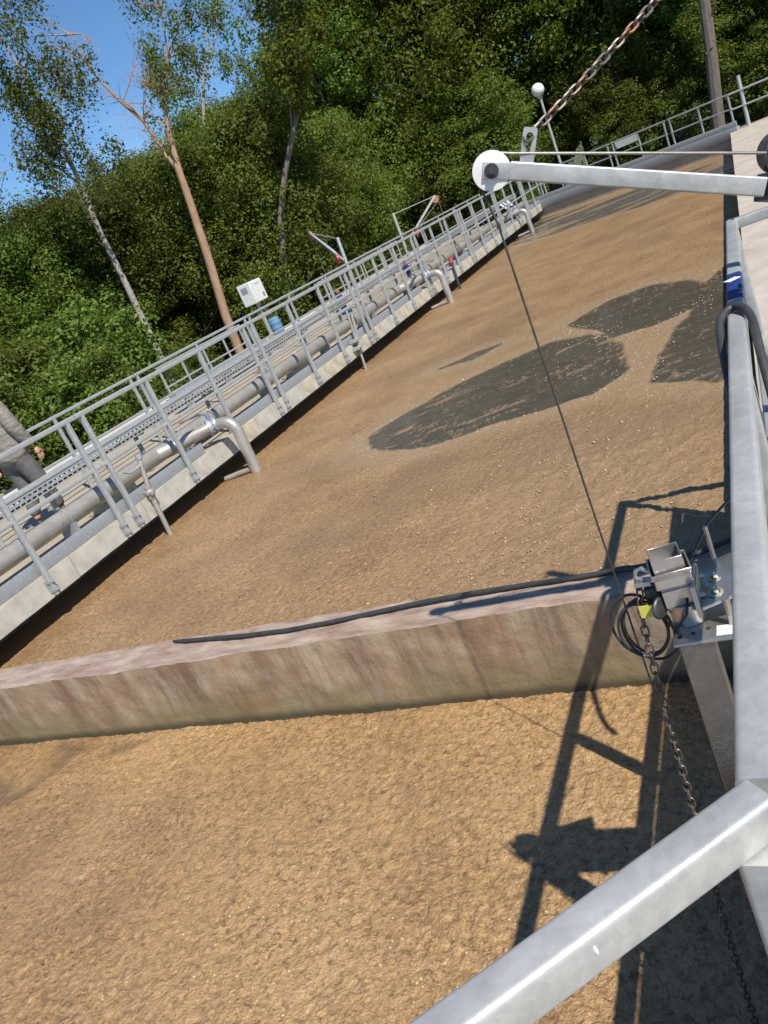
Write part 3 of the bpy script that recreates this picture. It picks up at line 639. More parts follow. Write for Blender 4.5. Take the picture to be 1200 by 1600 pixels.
def davit(name, label, base, top, tip, boom0, winchcol):
    t = thing('small_davit', label, 'crane', tuple(base))
    base, top, tip, boom0 = V(base), V(top), V(tip), V(boom0)
    mb = MB(); mb.cyl(base, top, .04, n=14); mb.cyl(base, base + V((0, 0, .02)), .1, n=14); mb.build('mast', 'galv', t)
    mb = MB(); d = (tip - boom0).normalized(); mb.beam(boom0, tip, .055, .055, .006); mb.build('boom', 'galv', t)
    s = d.cross(V((0, 0, 1))).normalized(); pc = tip - d * .02 - V((0, 0, .07))
    mb = MB(); mb.cyl(pc - s * .025, pc + s * .025, .10, n=20); pl = mb.build('pulley', 'orange', t)
    mb = MB(); mb.cyl(pc - s * .03, pc + s * .03, .03, n=8); mb.build('axle', 'steel', pl)
    wn_ = boom0 + d * .28 + V((0, 0, -.05)); mb = MB(); mb.cyl(wn_ - s * .08, wn_ + s * .08, .075, n=14); mb.box(wn_ - V((.06, .06, .11)), wn_ + V((.06, .06, 0))); mb.build('winch', winchcol, t)
    mb = MB(); mb.tube([top - V((0, 0, .03)), tip], .008, 6); mb.build('stay', 'galv', t)
    e = pc + d * .08; mb = MB(); mb.tube([wn_, pc + d * -.02 - V((0, 0, .1)), pc + d * .02 + V((0, 0, .1)), e, V((e.x, e.y, .62))], .009, 6); mb.build('rope', 'rope', t)
    return t
davit('d', 'small davit crane with orange pulley reaching over towards the white cabinet', (-8.25, 16.9, .452), (-8.25, 17.05, 2.04), (-9.3, 17.9, 2.40), (-8.25, 16.95, 1.52), 'red')
davit('d', 'small davit crane with orange pulley leaning towards the far end wall', (-8.3, 20.8, .452), (-8.3, 20.85, 2.03), (-7.4, 21.9, 2.0), (-8.25, 21.2, 1.25), 'red')
t = thing('valve_stand', 'blue valve stand with orange cap beneath the first small davit', 'valve', (-8.5, 16.5, .452))
mb = MB(); mb.cyl((-8.5, 16.5, .452), (-8.5, 16.5, .95), .07); mb.cyl((-8.5, 16.5, .7), (-8.5, 16.5, .76), .14, n=18); mb.cyl((-8.5, 16.5, .452), (-8.5, 16.5, .5), .15, n=18); mb.build('body', 'blue', t)
mb = MB(); mb.cyl((-8.5, 16.5, .95), (-8.5, 16.5, 1.04), .045, .03); mb.build('cap', 'orange', t)
t = thing('valve_stand', 'blue and orange valve stand standing beside the second drop pipe', 'valve', (-6.75, 16.2, .452))
mb = MB(); mb.cyl((-6.6, 16.2, .452), (-6.6, 16.2, .98), .05); mb.cyl((-6.6, 16.2, .86), (-6.6, 16.2, .93), .1, n=18); mb.build('body', 'blue', t)
mb = MB(); mb.cyl((-6.6, 16.2, .98), (-6.6, 16.2, 1.07), .03); mb.build('cap', 'orange', t)
t = thing('striped_board', 'white board with blue stripes leaning at the walkway end', 'board', (-6.5, 25.2, .452))
yb = 25.0
for k in range(6):
    mb = MB(); y0 = yb + .16 * k
    mb.add([(-6.2, y0, .46), (-6.2, y0 + .15, .46), (-6.62, y0 + .15, 1.02), (-6.62, y0, 1.02), (-6.23, y0, .46), (-6.23, y0 + .15, .46), (-6.65, y0 + .15, 1.02), (-6.65, y0, 1.02)], [(0, 1, 2, 3), (7, 6, 5, 4), (0, 4, 5, 1), (1, 5, 6, 2), (2, 6, 7, 3), (3, 7, 4, 0)])
    mb.build('board', 'blue' if k in (1, 3) else 'boxwhite', t)
# second basin railing, older and lower, beyond the back railing
r0 = railing(3.0, (.05, .75, 1.5, 2.25, 2.95), 1.25, .85, .455, (-9.9, 11.4, 0), 0, 'low galvanised railing panel beyond the blue drum', 'low railing panels by the second basin', tw=.036, clamp=False)
for y in (18.2, 21.3):
    c = copy_tree(r0); c.location = (-9.9, y, 0)
t = thing('side_pipe', 'short grey pipe run with supports beside the second basin railing', 'pipe', (-9.2, 12, .452))
mb = MB(); mb.tube([(-9.15, 10.6, .75), (-9.15, 13.8, .75), (-9.15, 13.95, .7), (-9.15, 14.0, .5)], .09, 16); mb.build('pipe', 'galvdark', t)
for y in (10.9, 12.2, 13.4): mb = MB(); mb.box((-9.22, y, .452), (-9.08, y + .06, .68)); mb.build('support', 'galvdark', t)
t = thing('lamp_post', 'lamp post with white globe beyond the far end wall', 'lamp', (-5.3, 28.95, .2))
mb = MB(); mb.cyl((-5.3, 28.95, .15), (-5.3, 28.95, 3.5), .055, .04); mb.build('post', 'galv', t)
mb = MB(); mb.sphere((-5.3, 28.95, 3.68), .21, 20, 12); mb.build('globe', 'white', t)
mb = MB(); mb.cyl((-5.3, 28.95, 3.42), (-5.3, 28.95, 3.54), .07, .12); mb.build('collar', 'galv', t)

# ------------------------------------------------------------------ near railing (the bar at the photographer's hands)
t = thing('near_railing', 'thick galvanised railing turning a corner over the foam, on the pink wall', 'railing', (-.1, .56, .425))
zc = 1.464 - .022
mb = MB(); mb.beam((-.099, .575, zc), (-.099, 3.71, zc), .043, .044, .008, seg=4); tr = mb.build('top_rail', 'galv2', t)
mb = MB(); mb.beam((-.100, .566, zc - .002), (-.80, -.123, zc - .002), .0375, .044, .007, seg=4); dg = mb.build('top_rail', 'galv2', t)
mb = MB(); mb.tube([(-.083 + .004 * math.sin(k), .535 + .0035 * k, zc + .014 - .005 * k) for k in range(7)], .0045, 6); mb.build('weld', 'galv2', tr)
dn = V((.701, -.713, 0))
for q, dz, ln in ((.335, -.004, .013), (.345, -.008, .008), (.20, .006, .006), (.47, .004, .007)):      # dried drips of whitewash on the side of the bar
    c = V((-.100, .566, zc - .002)) + V((-.713, -.701, 0)) * q + dn * .0191; mb = MB(); mb.sphere(c + V((0, 0, dz)), ln, 10, 6, (.35, .25, .9)); mb.build('drip', 'label', dg)
mb = MB(); mb.beam((-.10, .60, .94), (-.10, 3.69, .94), .04, .04, .007, seg=3); mb.build('mid_rail', 'galv2', t)
mb = MB(); mb.beam((-.12, .545, .94), (-.80, -.123, .94), .04, .04, .007, seg=3); mb.build('mid_rail', 'galv2', t)
for y in (.548, 1.71, 3.69):
    mb = MB(); mb.beam((-.10, y, .427), (-.10, y, zc - .022), .058 if y == .548 else .042, .058 if y == .548 else .042, .007, up=(0, 1, 0), seg=3); p = mb.build('post', 'galv2', t)
    mb = MB(); mb.box((-.16, y - .06, .426), (-.04, y + .06, .437)); mb.build('base_plate', 'galv2', p)
mb = MB(); mb.tube([(-.078, 3.69, zc), (.06, 3.69, zc), (.5, 3.66, zc)], .02, 10); mb.build('return_rail', 'galv2', t)
mb = MB(); mb.beam((-.10, 3.69, zc + .001), (.62, 3.69, zc + .001), .042, .042, .008, seg=3); mb.build('return_rail', 'galv2', t)
mb = MB(); mb.beam((.62, 3.69, .427), (.62, 3.69, zc + .02), .042, .042, .007, up=(0, 1, 0)); mb.build('post', 'galv2', t)
mb = MB(); mb.beam((-.165, .62, .607), (-.165, 3.7, .607), .006, .355, .001); mb.build('kick_plate', 'galvdark', t)
mb = MB(); mb.beam((-.099, 2.34, zc + .001), (-.099, 2.66, zc + .001), .0455, .0465, .009, seg=4); tp = mb.build('blue_band', 'blue', t)
mb = MB(); mb.beam((-.12, 2.56, zc + .0246), (-.088, 2.585, zc + .0246), .03, .001, .0002); mb.build('mark', 'label', tp)
o = MB().tube(smooth_path([(-.125 - .01, 1.9, zc - .09), (-.140, 2.05, zc - .02), (-.135, 2.16, zc + .022), (-.099, 2.2, zc + .036), (-.066, 2.12, zc + .026), (-.058, 1.95, zc - .03), (-.052, 1.82, zc - .12), (-.05, 1.78, zc - .2)]), .0105, 12).build('rail_hose', 'rubber')
tag(o, 'black rubber hose looped over the railing beside the blue band', 'hose')
o = MB().box((-.85, -1.6, .33), (-.195, .55, .42)).build('platform', 'galvdark'); tag(o, kind='structure')
t = thing('pump_cover', 'white painted steel cover with blue sticker behind the near railing', 'cover', (.1, 3.0, .426))
mb = MB(); mb.box((-.055, 2.55, .428), (.55, 3.45, .98)); cv = mb.build('cover', 'boxwhite', t, bevel=.02)
mb = MB(); mb.box((-.056, 2.50, .982), (.56, 3.5, .998)); mb.build('lid', 'boxwhite', t, bevel=.004)
mb = MB(); mb.box((-.03, 2.5, .9985), (.06, 2.62, 1.0)); mb.build('sticker', 'blue', t)

# ------------------------------------------------------------------ davit crane with its pulley, rope and chain
t = thing('davit_crane', 'galvanised davit crane boom with white pulley wheel and wire rope', 'crane', (.152, 2.27, .425))
P0 = V((-.484, 2.0134, 2.0005)); P1 = V((.0227, 2.1415, 1.7437)); u = (P1 - P0).normalized()
nrm = V((u.y, -u.x, 0)).normalized(); upb = nrm.cross(u).normalized()
if upb.z < 0: upb = -upb
mb = MB(); mb.beam(P0, P1, .043, .043, .005, up=upb, seg=3); bo = mb.build('boom', 'galv2', t)
pc = V((-.5221, 1.9978, 2.0176))
mb = MB(); pr = []
def disc(mb, c, axis, prof, n=40):                                   # lathe: prof of (offset along axis, radius)
    axis = axis.normalized(); a = axis.cross(V((0, 0, 1))).normalized(); b = axis.cross(a); k = len(prof)
    vs_ = [c + axis * o + (a * math.cos(2 * math.pi * j / n) + b * math.sin(2 * math.pi * j / n)) * r for o, r in prof for j in range(n)]
    fs = [(i * n + j, i * n + (j + 1) % n, (i + 1) * n + (j + 1) % n, (i + 1) * n + j) for i in range(k - 1) for j in range(n)]
    fs += [tuple(range(n))[::-1], tuple(range((k - 1) * n, k * n))]
    return mb.add(vs_, fs)
disc(mb, pc, nrm, [(-.0105, .043), (-.0100, .0455), (-.0075, .0455), (-.003, .038), (.003, .038), (.0075, .0455), (.0100, .0455), (.0105, .043)]); pul = mb.build('pulley', 'white', t)
for sgn in (1, -1):                                                  # cheek plates that carry the axle
    mb = MB(); q = nrm * .0155 * sgn; mb.beam(pc - u * .022 + q, P0 + u * .012 + q, .006, .038, .002, up=upb); mb.build('cheek_plate', 'galv2', t)
mb = MB(); mb.hexbolt(pc + nrm * .0185, nrm, .012, .011); mb.hexbolt(pc - nrm * .0185, -nrm, .012, .011); mb.build('axle_bolt', 'darksteel', t)
# lug with a keyhole slot
lc = P0 + u * .036
prof_o = []; slot = []
W2, H = .0165, .078
for cx, cz, a0 in ((1, 1, 0), (-1, 1, 90)):
    for k in range(4): a = math.radians(a0 + 30 * k); prof_o.append(((W2 - .006) * cx + .006 * math.cos(a), H - .006 + .006 * math.sin(a)))
prof_o += [(-W2, 0), (W2, 0)]
bm = bmesh.new()
def lug_pt(x, z, o_): return lc + u * x + upb * (z + .018) + nrm * o_
ring_o = prof_o
ring_i = [(.0085 * math.cos(a), .058 + .0095 * math.sin(a)) for a in np.linspace(-.5, math.pi + .5, 9)] + [(-.0038, .022), (-.002, .0185), (.002, .0185), (.0038, .022)]
for o_ in (.004, -.004):
    vo = [bm.verts.new(lug_pt(x, z, o_)) for x, z in ring_o]; vi = [bm.verts.new(lug_pt(x, z, o_)) for x, z in ring_i]
    eo = [bm.edges.new((vo[i], vo[(i + 1) % len(vo)])) for i in range(len(vo))]; ei = [bm.edges.new((vi[i], vi[(i + 1) % len(vi)])) for i in range(len(vi))]
    bmesh.ops.triangle_fill(bm, edges=eo + ei, use_beauty=True)
    if o_ > 0: A = (vo, vi)
    else: B = (vo, vi)
for a, b in zip(A, B):
    for i in range(len(a)): bm.faces.new((a[i], a[(i + 1) % len(a)], b[(i + 1) % len(a)], b[i]))
bmesh.ops.recalc_face_normals(bm, faces=bm.faces)
for v in bm.verts: v.co -= t.location
bm_obj('chain_lug', bm, ['galv2'], parent=t, smooth=False)
mast = (V((.1297, 2.4205, 2.1133)), V((.1488, 2.2547, 1.6669)))
mx_, my_ = .175, 2.30
mb = MB(); mb.beam((mx_, my_, .427), (mx_, my_, 1.83), .06, .06, .006, up=(0, 1, 0)); mb.box((mx_ - .1, my_ - .1, .426), (mx_ + .1, my_ + .1, .44)); mb.build('mast', 'galvdark', t)
mb = MB(); mb.beam(P1 - u * .0, V((mx_, my_ - .05, 1.66)), .055, .06, .004); mb.build('pivot_bracket', 'darksteel', t)
wc = V((.082, 2.235, 1.792))
mb = MB(); disc(mb, wc, nrm, [(-.045, .036), (-.041, .05), (-.03, .05), (-.028, .026), (.012, .026), (.014, .05), (.022, .05), (.026, .036)], 28); mb.build('winch_drum', 'darksteel', t)
mb = MB(); mb.tube([pc + upb * .040 - u * .005, pc + upb * .0405 + u * .04, V((.045, 2.19, 1.808))], .0035, 8); mb.build('wire_rope', 'rope', t)
ax = pc - u * .0405
pts = [pc + upb * .040 - u * .005] + [pc + (upb * math.cos(a) - u * math.sin(a)) * .0405 for a in np.linspace(.25, 2.0, 8)] + [V((-.548, 1.995, 1.90)), V((-.56, 2.0, 1.0)), V((-.566, 2.0, -.2))]
mb = MB(); mb.tube(pts, .0029, 8); mb.build('wire_rope', 'ropedark', t)
# chain links
def link_mesh(L_, W_, r):
    mb = MB(); h = L_ / 2 - W_ / 2; pts = []
    for a in np.linspace(-90, 90, 6): pts.append((W_ / 2 * math.cos(math.radians(a)), 0, h + W_ / 2 * math.sin(math.radians(a + 0)) if False else 0))
    pts = [(W_ / 2 * math.cos(a), 0, h + W_ / 2 * math.sin(a)) for a in np.linspace(0, math.pi, 7)] + [(W_ / 2 * math.cos(a), 0, -h + W_ / 2 * math.sin(a)) for a in np.linspace(math.pi, 2 * math.pi, 7)]
    mb.tube(pts, r, 7, closed=True); return mb
def chain(name, label, path, L_, W_, r, mats, parent=None):
    t = thing(name, label, 'chain', tuple(path[0])); protos = [link_mesh(L_, W_, r).build('link', m) for m in mats]
    pts = [V(p) for p in path]; step = L_ - 2 * r * 1.05; seg = 0; pos = pts[0].copy(); i = 0; first = {}
    def advance(dist):
        nonlocal seg, pos
        while seg < len(pts) - 1:
            d = (pts[seg + 1] - pos).length
            if d > dist: pos = pos + (pts[seg + 1] - pos).normalized() * dist; return True
            dist -= d; pos = pts[seg + 1].copy(); seg += 1
        return False
    while True:
        d = (pts[min(seg + 1, len(pts) - 1)] - pos).normalized() if seg < len(pts) - 1 else None
        if d is None: break
        mi = 0 if len(mats) == 1 else (1 if random.random() < .3 else 0)
        c = protos[mi].copy(); C.objects.link(c); c.parent = t; c.location = pos - t.location
        c.rotation_mode = 'QUATERNION'
        q = d.to_track_quat('Z', 'Y'); from mathutils import Quaternion
        c.rotation_quaternion = q @ Quaternion((0, 0, 1), math.radians(45 + (90 if i % 2 else 0) + random.uniform(-9, 9)))
        i += 1
        if not advance(step): break
    for p in protos: bpy.data.objects.remove(p)
    return t
top = V((.175, 2.556, 2.39))
cs = lc + upb * .078
cpath = [cs + (top - cs) * (k / 8) - V((0, 0, .015 * math.sin(math.pi * k / 8))) for k in range(9)]
chain('stay_chain', 'rust-spotted steel chain rising from the lug on the crane boom', cpath, .033, .0185, .0034, ['chain', 'rust'])
t = thing('chain_post', 'tall galvanised post that holds the upper end of the crane chain', 'post', (.175, 2.58, .425))
mb = MB(); mb.beam((.2, 2.58, .427), (.2, 2.58, 2.42), .045, .045, .006, up=(0, 1, 0)); mb.build('post', 'galvdark', t)
mb = MB(); mb.box((.14, 2.54, .426), (.26, 2.62, .438)); mb.build('base_plate', 'galvdark', t)

# ------------------------------------------------------------------ mixer guide with its head, plates and bolts
gx, gy = -.318, 1.552
t = thing('mixer_guide', 'square steel guide tube with bolted head and plates, rising from the foam', 'guide', (gx, gy, 0))
def sqtube(mb, z0, z1, half, wall, rot=0.12, c=(gx, gy), shift=(0, 0), half1=None, depth=.05):
    half1 = half1 or half; vs_ = []
    for z, hh, sh in ((z0, half, (0, 0)), (z1, half1, shift), (z1, half1 - wall, shift), (z1 - depth, half1 - wall, shift)):
        for a in range(4):
            an = rot + math.pi / 4 + a * math.pi / 2; vs_.append((c[0] + sh[0] + hh * 1.4142 * math.cos(an), c[1] + sh[1] + hh * 1.4142 * math.sin(an), z))
    fs = [(3, 2, 1, 0)]
    for k in range(3): fs += [(k * 4 + j, k * 4 + (j + 1) % 4, k * 4 + 4 + (j + 1) % 4, k * 4 + 4 + j) for j in range(4)]
    fs += [(12, 13, 14, 15)]
    return mb.add(vs_, fs)
mb = MB(); sqtube(mb, -1.0, .984, .036, .004, rot=.10, c=(-.297, 1.500)); mb.build('guide_tube', 'steelguide', t, bevel=.003)
mb = MB(); mb.beam((-.345, 1.560, .99), (.10, 1.592, .99), .216, .010, .003, seg=2); lp = mb.build('lower_plate', 'steel', t)
for x, y in ((-.325, 1.478), (-.298, 1.487), (-.267, 1.498)):
    mb = MB(); mb.cyl((x, y, .9945), (x, y, .9958), .0055, n=14); mb.build('bolt_hole', 'darksteel', lp)
mb = MB(); mb.box((-.250, 1.468, .9955), (-.200, 1.502, .9967)); lb = mb.build('label_plate', 'label', lp)
mb = MB()                                                            # a short row of tiny faded print, too small to read
for k, (wd, hg) in enumerate(((.0022, .0042), (.0016, .0045), (.0028, .0036), (.0030, .0030), (.0026, .0040), (.0040, .0034), (.0020, .0038))):
    x = -.241 + .0046 * k; mb.box((x, 1.4835, .9968), (x + wd, 1.4835 + hg, .9971))
mb.build('print', 'fadedink', lb)
mb = MB(); mb.cyl((gx + .012, gy - .004, .996), (gx + .012, gy - .004, 1.045), .036, n=28); mb.build('pivot_collar', 'steel', t)
mb = MB(); mb.beam((-.288, 1.570, 1.048), (-.06, 1.637, 1.083), .16, .009, .003, seg=2); upl = mb.build('upper_plate', 'steel', t)
for x, y in ((-.239, 1.592), (-.238, 1.533)):
    mb = MB(); mb.hexbolt((x, y, 1.0605), (-.14, 0, 1), .0085, .010); mb.build('bolt', 'steel', upl)
    mb = MB(); mb.cyl((x, y, 1.0590), (x, y, 1.0618), .0165, n=18); mb.build('grease_ring', 'grease', upl)
for x, y, z0, z1, r in ((-.218, 1.505, .996, 1.06, .008), (-.240, 1.665, .99, 1.15, .005)):
    mb = MB(); mb.cyl((x, y, z0), (x, y, z1), r, n=10); mb.build('stud', 'steel', t)
mb = MB(); mb.beam((-.2745, 1.499, 1.062), (-.2745, 1.602, 1.062), .010, .075, .003); vp = mb.build('upright_plate', 'steel', t)
for y, z in ((1.528, 1.062), (1.578, 1.078)):
    mb = MB(); mb.hexbolt((-.2695, y, z), (1, 0, 0), .0075, .009); mb.build('bolt', 'steel', vp)
mb = MB(); mb.box((-.2692, 1.512, 1.050), (-.2680, 1.592, 1.098)); mb.build('grease_smear', 'grease', vp)
mb = MB(); sqtube(mb, 1.045, 1.088, .031, .003, rot=.22); mb.build('head_neck', 'steel', t, bevel=.003)
mb = MB(); sqtube(mb, 1.0885, 1.138, .031, .004, rot=.22, half1=.043, depth=.04); mb.build('head_collar', 'steel', t, bevel=.003)
mb = MB(); sqtube(mb, 1.115, 1.166, .0325, .0025, rot=.22, shift=(-.001, 0), depth=.035); mb.build('head_tube', 'steel', t, bevel=.0012)
mb = MB(); mb.box((-.385, 1.545, 1.035), (-.352, 1.575, 1.085)); mb.cyl((-.358, 1.517, 1.052), (-.350, 1.513, 1.052), .026, n=20); mb.build('clip', 'darksteel', t, bevel=.004)
mb = MB(); mb.tube([(-.362, 1.55, 1.125), (-.375, 1.55, 1.137), (-.388, 1.55, 1.132), (-.393, 1.548, 1.118), (-.376, 1.547, 1.108)], .005, 8); mb.build('hook', 'steel', t)
mb = MB(); mb.box((-.398, 1.535, 1.098), (-.362, 1.56, 1.108)); mb.build('hook_plate', 'steel', t)
mb = MB(); mb.beam((-.128, 1.54, .86), (-.128, 1.54, 1.085), .012, .05, .002, up=(0, 1, 0)); mb.build('rail_bracket', 'steel', t)
t.scale = (.8, .8, .8); t.location = (-.2544, 1.2416, .404)
o = MB().box((-.322, 1.2225, 1.222), (-.295, 1.2240, 1.247)).build('yellow_tag', 'yellow'); tag(o, 'small yellow tag hanging below the square steel head', 'tag')
chain('hanging_chain', 'long steel chain hanging from the guide head down to the foam', [(-.311, 1.238, 1.284), (-.324, 1.236, 1.22), (-.329, 1.232, 1.156), (-.332, 1.224, 1.076), (-.345, 1.21, .75), (-.360, 1.20, .41), (-.370, 1.19, -.05)], .024, .0130, .0020, ['chain'])
pts = []                                                             # coil of black cable
for k in range(126):
    a = k * .2; r = .045 + .006 * math.sin(a * .37) + .005 * math.cos(a * .9)
    pts.append((-.334 + r * math.cos(a) + .005 * math.sin(a * .23), 1.264 + .010 * math.sin(a * .31), 1.166 + r * 1.4 * math.sin(a) - .006 * math.cos(a * .17)))
pts += [(-.284, 1.248, 1.188), (-.268, 1.20, 1.204), (-.24, 1.194, 1.236), (-.229, 1.28, 1.284), (-.192, 1.376, 1.308), (-.104, 1.48, 1.34)]
o = MB().tube(pts, .0029, 7).build('cable_coil', 'rubber'); tag(o, 'coiled black cable hanging beside the steel guide head', 'cable')
# hose lying on the dividing wall
pts = [(-3.24, 2.815, .441)] + [(-3.15 + .25 * k, 2.80 - .045 * math.sin(k * .32) - .03 * math.sin(k * .7), .441 + .003 * math.sin(k * 1.3)) for k in range(11)] + [(-.45, 2.80, .45), (-.28, 2.86, .47), (-.15, 2.95, .55)]
o = MB().tube(pts, [.005] + [.0115] * (len(pts) - 1), 10).build('wall_hose', 'rubber'); tag(o, 'black rubber hose lying along the pink top of the dividing wall', 'hose')

# ------------------------------------------------------------------ person on the walkway
def skin_obj(name, verts, edges, radii, material, parent, root=0, sub=2, loc=(0, 0, 0)):
    me = bpy.data.meshes.new(name); me.from_pydata(verts, edges, [])
    o = bpy.data.objects.new(name, me); C.objects.link(o); o.parent = parent
    sk = o.modifiers.new('skin', 'SKIN'); sk.use_smooth_shade = True
    lay = me.skin_vertices[0].data if me.skin_vertices else None
    if lay is None:
        bm = bmesh.new(); bm.from_mesh(me); bm.verts.layers.skin.verify(); bm.to_mesh(me); bm.free(); lay = me.skin_vertices[0].data
    for i, r in enumerate(radii):
        lay[i].radius = r if isinstance(r, tuple) else (r, r); lay[i].use_root = (i == root)
    sb = o.modifiers.new('sub', 'SUBSURF'); sb.levels = sub; sb.render_levels = sub
    me.materials.append(M[material]); return o
# local axes: x towards the tank, y the walking direction, z up from the deck
t = thing('person', 'person in grey jacket and dark trousers walking between the railings', 'person', (-7.45, 5.84, .452))
LA, RA = -.17, .19                                                    # shoulders: far and near side
hipz, shz = .92, 1.43
kneeF, ankF = (.10, .20, .50), (.10, .36, .09); kneeR, ankR = (-.09, .06, .50), (-.09, -.20, .12)
skin_obj('body', [(0, 0, hipz), (0, .0, 1.1), (0, .01, 1.32), (0, .02, 1.47), (0, .04, 1.56), (0, .05, 1.66), (0, .06, 1.74), (.19, .01, 1.42), (.245, .0, 1.14), (.24, .12, .90), (-.19, .01, 1.42), (-.25, -.02, 1.14), (-.24, -.13, .90), (.09, .01, .88), (.10, .09, .50), (.10, .14, .10), (-.09, .0, .88), (-.09, .03, .50), (-.09, -.07, .13)],
         [(0, 1), (1, 2), (2, 3), (3, 4), (4, 5), (5, 6), (2, 7), (7, 8), (8, 9), (2, 10), (10, 11), (11, 12), (0, 13), (13, 14), (14, 15), (0, 16), (16, 17), (17, 18)],
         [(.12, .09), (.12, .085), (.13, .09), .06, .055, (.075, .095), (.06, .08), .055, .042, .03, .055, .042, .03, .085, .055, .04, .085, .055, .04], 'skin', t)
skin_obj('jacket', [(0, 0, .76), (0, 0, .9), (0, 0, 1.05), (0, .0, 1.2), (0, .01, 1.38), (0, .02, 1.475), (.18, .01, 1.40), (.255, .0, 1.16), (.252, .09, .92), (-.18, .01, 1.40), (-.25, -.04, 1.16), (-.242, -.12, .93)],
         [(0, 1), (1, 2), (2, 3), (3, 4), (4, 5), (4, 6), (6, 7), (7, 8), (4, 9), (9, 10), (10, 11)], [(.20, .17), (.225, .185), (.215, .165), (.20, .15), (.18, .125), .08, .092, .085, .07, .09, .08, .07], 'jacket', t)
skin_obj('trousers', [(0, 0, 1.0), (0, 0, .88), (.095, .01, .80), (.10, .09, .48), (.10, .13, .15), (-.095, .0, .80), (-.09, .03, .48), (-.09, -.08, .17)],
         [(0, 1), (1, 2), (2, 3), (3, 4), (1, 5), (5, 6), (6, 7)], [(.17, .14), (.165, .14), .118, .095, .07, .118, .095, .07], 'trouser', t)
for x, y, z, tip in ((.10, .15, .065, .0), (-.09, -.07, .08, -.025)):
    skin_obj('shoe', [(x, y - .06, z + .01), (x, y + .02, z), (x, y + .12, z - .012 + tip * .5), (x, y + .19, z - .022 + tip)], [(0, 1), (1, 2), (2, 3)], [.06, .066, (.055, .05), (.045, .035)], 'boot', t)
skin_obj('hair', [(0, .02, 1.70), (0, .05, 1.77), (0, .0, 1.64)], [(0, 1), (0, 2)], [(.085, .09), (.06, .075), (.07, .06)], 'hair', t)
for sx, base in ((1, V((.24, .12, .88))), (-1, V((-.24, -.13, .88)))):
    hd = skin_obj('hand', [tuple(base), tuple(base + V((0, .01, -.05))), tuple(base + V((0, .02, -.09)))], [(0, 1), (1, 2)], [(.026, .022), (.022, .042), (.018, .04)], 'skin', t, sub=1)
    for k, (dy, ln) in enumerate(((-.03, .068), (-.01, .08), (.012, .075), (.032, .06))):
        a = base + V((0, .02 + dy, -.085)); skin_obj('finger', [tuple(a), tuple(a + V((-.004 * sx, .004, -ln * .5))), tuple(a + V((-.018 * sx, .008, -ln)))], [(0, 1), (1, 2)], [.0095, .009, .0075], 'skin', hd, sub=1)
    a = base + V((0, .035, -.035)); skin_obj('thumb', [tuple(a), tuple(a + V((-.006 * sx, .03, -.025))), tuple(a + V((-.014 * sx, .04, -.055)))], [(0, 1), (1, 2)], [.012, .0105, .0085], 'skin', hd, sub=1)
mb = MB(); mb.sphere(t.location + V((.033, .135, 1.67)), .011, 8, 6); mb.sphere(t.location + V((-.033, .135, 1.67)), .011, 8, 6); mb.build('eye', 'boot', t)
mb = MB(); mb.sphere(t.location + V((0, .150, 1.635)), .017, 8, 6, (.8, 1, 1.4)); mb.build('nose', 'skin', t)
for sx in (-1, 1): mb = MB(); mb.sphere(t.location + V((.076 * sx, .045, 1.65)), .026, 8, 6, (.4, .8, 1.2)); mb.build('ear', 'skin', t)
mb = MB(); mb.sphere(t.location + V((0, .138, 1.598)), .02, 8, 6, (1.2, .5, .3)); mb.build('mouth', 'orange', t)

# ------------------------------------------------------------------ trees
def leaves(centers, radii, per, size, rs, droop=0.0, flat=.75):
    n = len(centers) * per
    c = np.repeat(centers, per, 0); r = np.repeat(radii, per)
    d = rs.normal(size=(n, 3)); d /= np.linalg.norm(d, axis=1)[:, None]
    rad = r * rs.uniform(.25, 1, n) ** .5
    p = c + d * rad[:, None] * np.array([1, 1, flat])
    if droop: p[:, 2] -= droop * rs.uniform(0, 1, n) ** 2
    nrm_ = d * 1.0 + rs.normal(size=(n, 3)) * .5 + np.array([.0, .0, .65]); nrm_ /= np.linalg.norm(nrm_, axis=1)[:, None]
    a = np.cross(nrm_, rs.normal(size=(n, 3))); a /= np.linalg.norm(a, axis=1)[:, None] + 1e-9; b = np.cross(nrm_, a)
    s = size * rs.uniform(.6, 1.3, n)[:, None]
    v = np.stack([p - a * s * .62, p - b * s * .36 + nrm_ * s * .08, p + a * s * .62, p + b * s * .36 + nrm_ * s * .08], 1).reshape(-1, 3)
    return v, np.arange(n * 4).reshape(-1, 4)
def crown_points(rs, H, base, R, n, top=.15, power=1.0):
    t_ = rs.uniform(0, 1, n) ** power
    env = R * np.clip(np.minimum((t_ + .12) / .35, ((1 - t_) / .65 + top)), .08, 1) ** .7
    an = rs.uniform(0, 2 * np.pi, n); rr = env * rs.uniform(.05, 1, n) ** .55 * (1 + .25 * np.sin(an * 3 + t_ * 9))
    return np.stack([rr * np.cos(an), rr * np.sin(an), base + (H - base) * t_], 1)
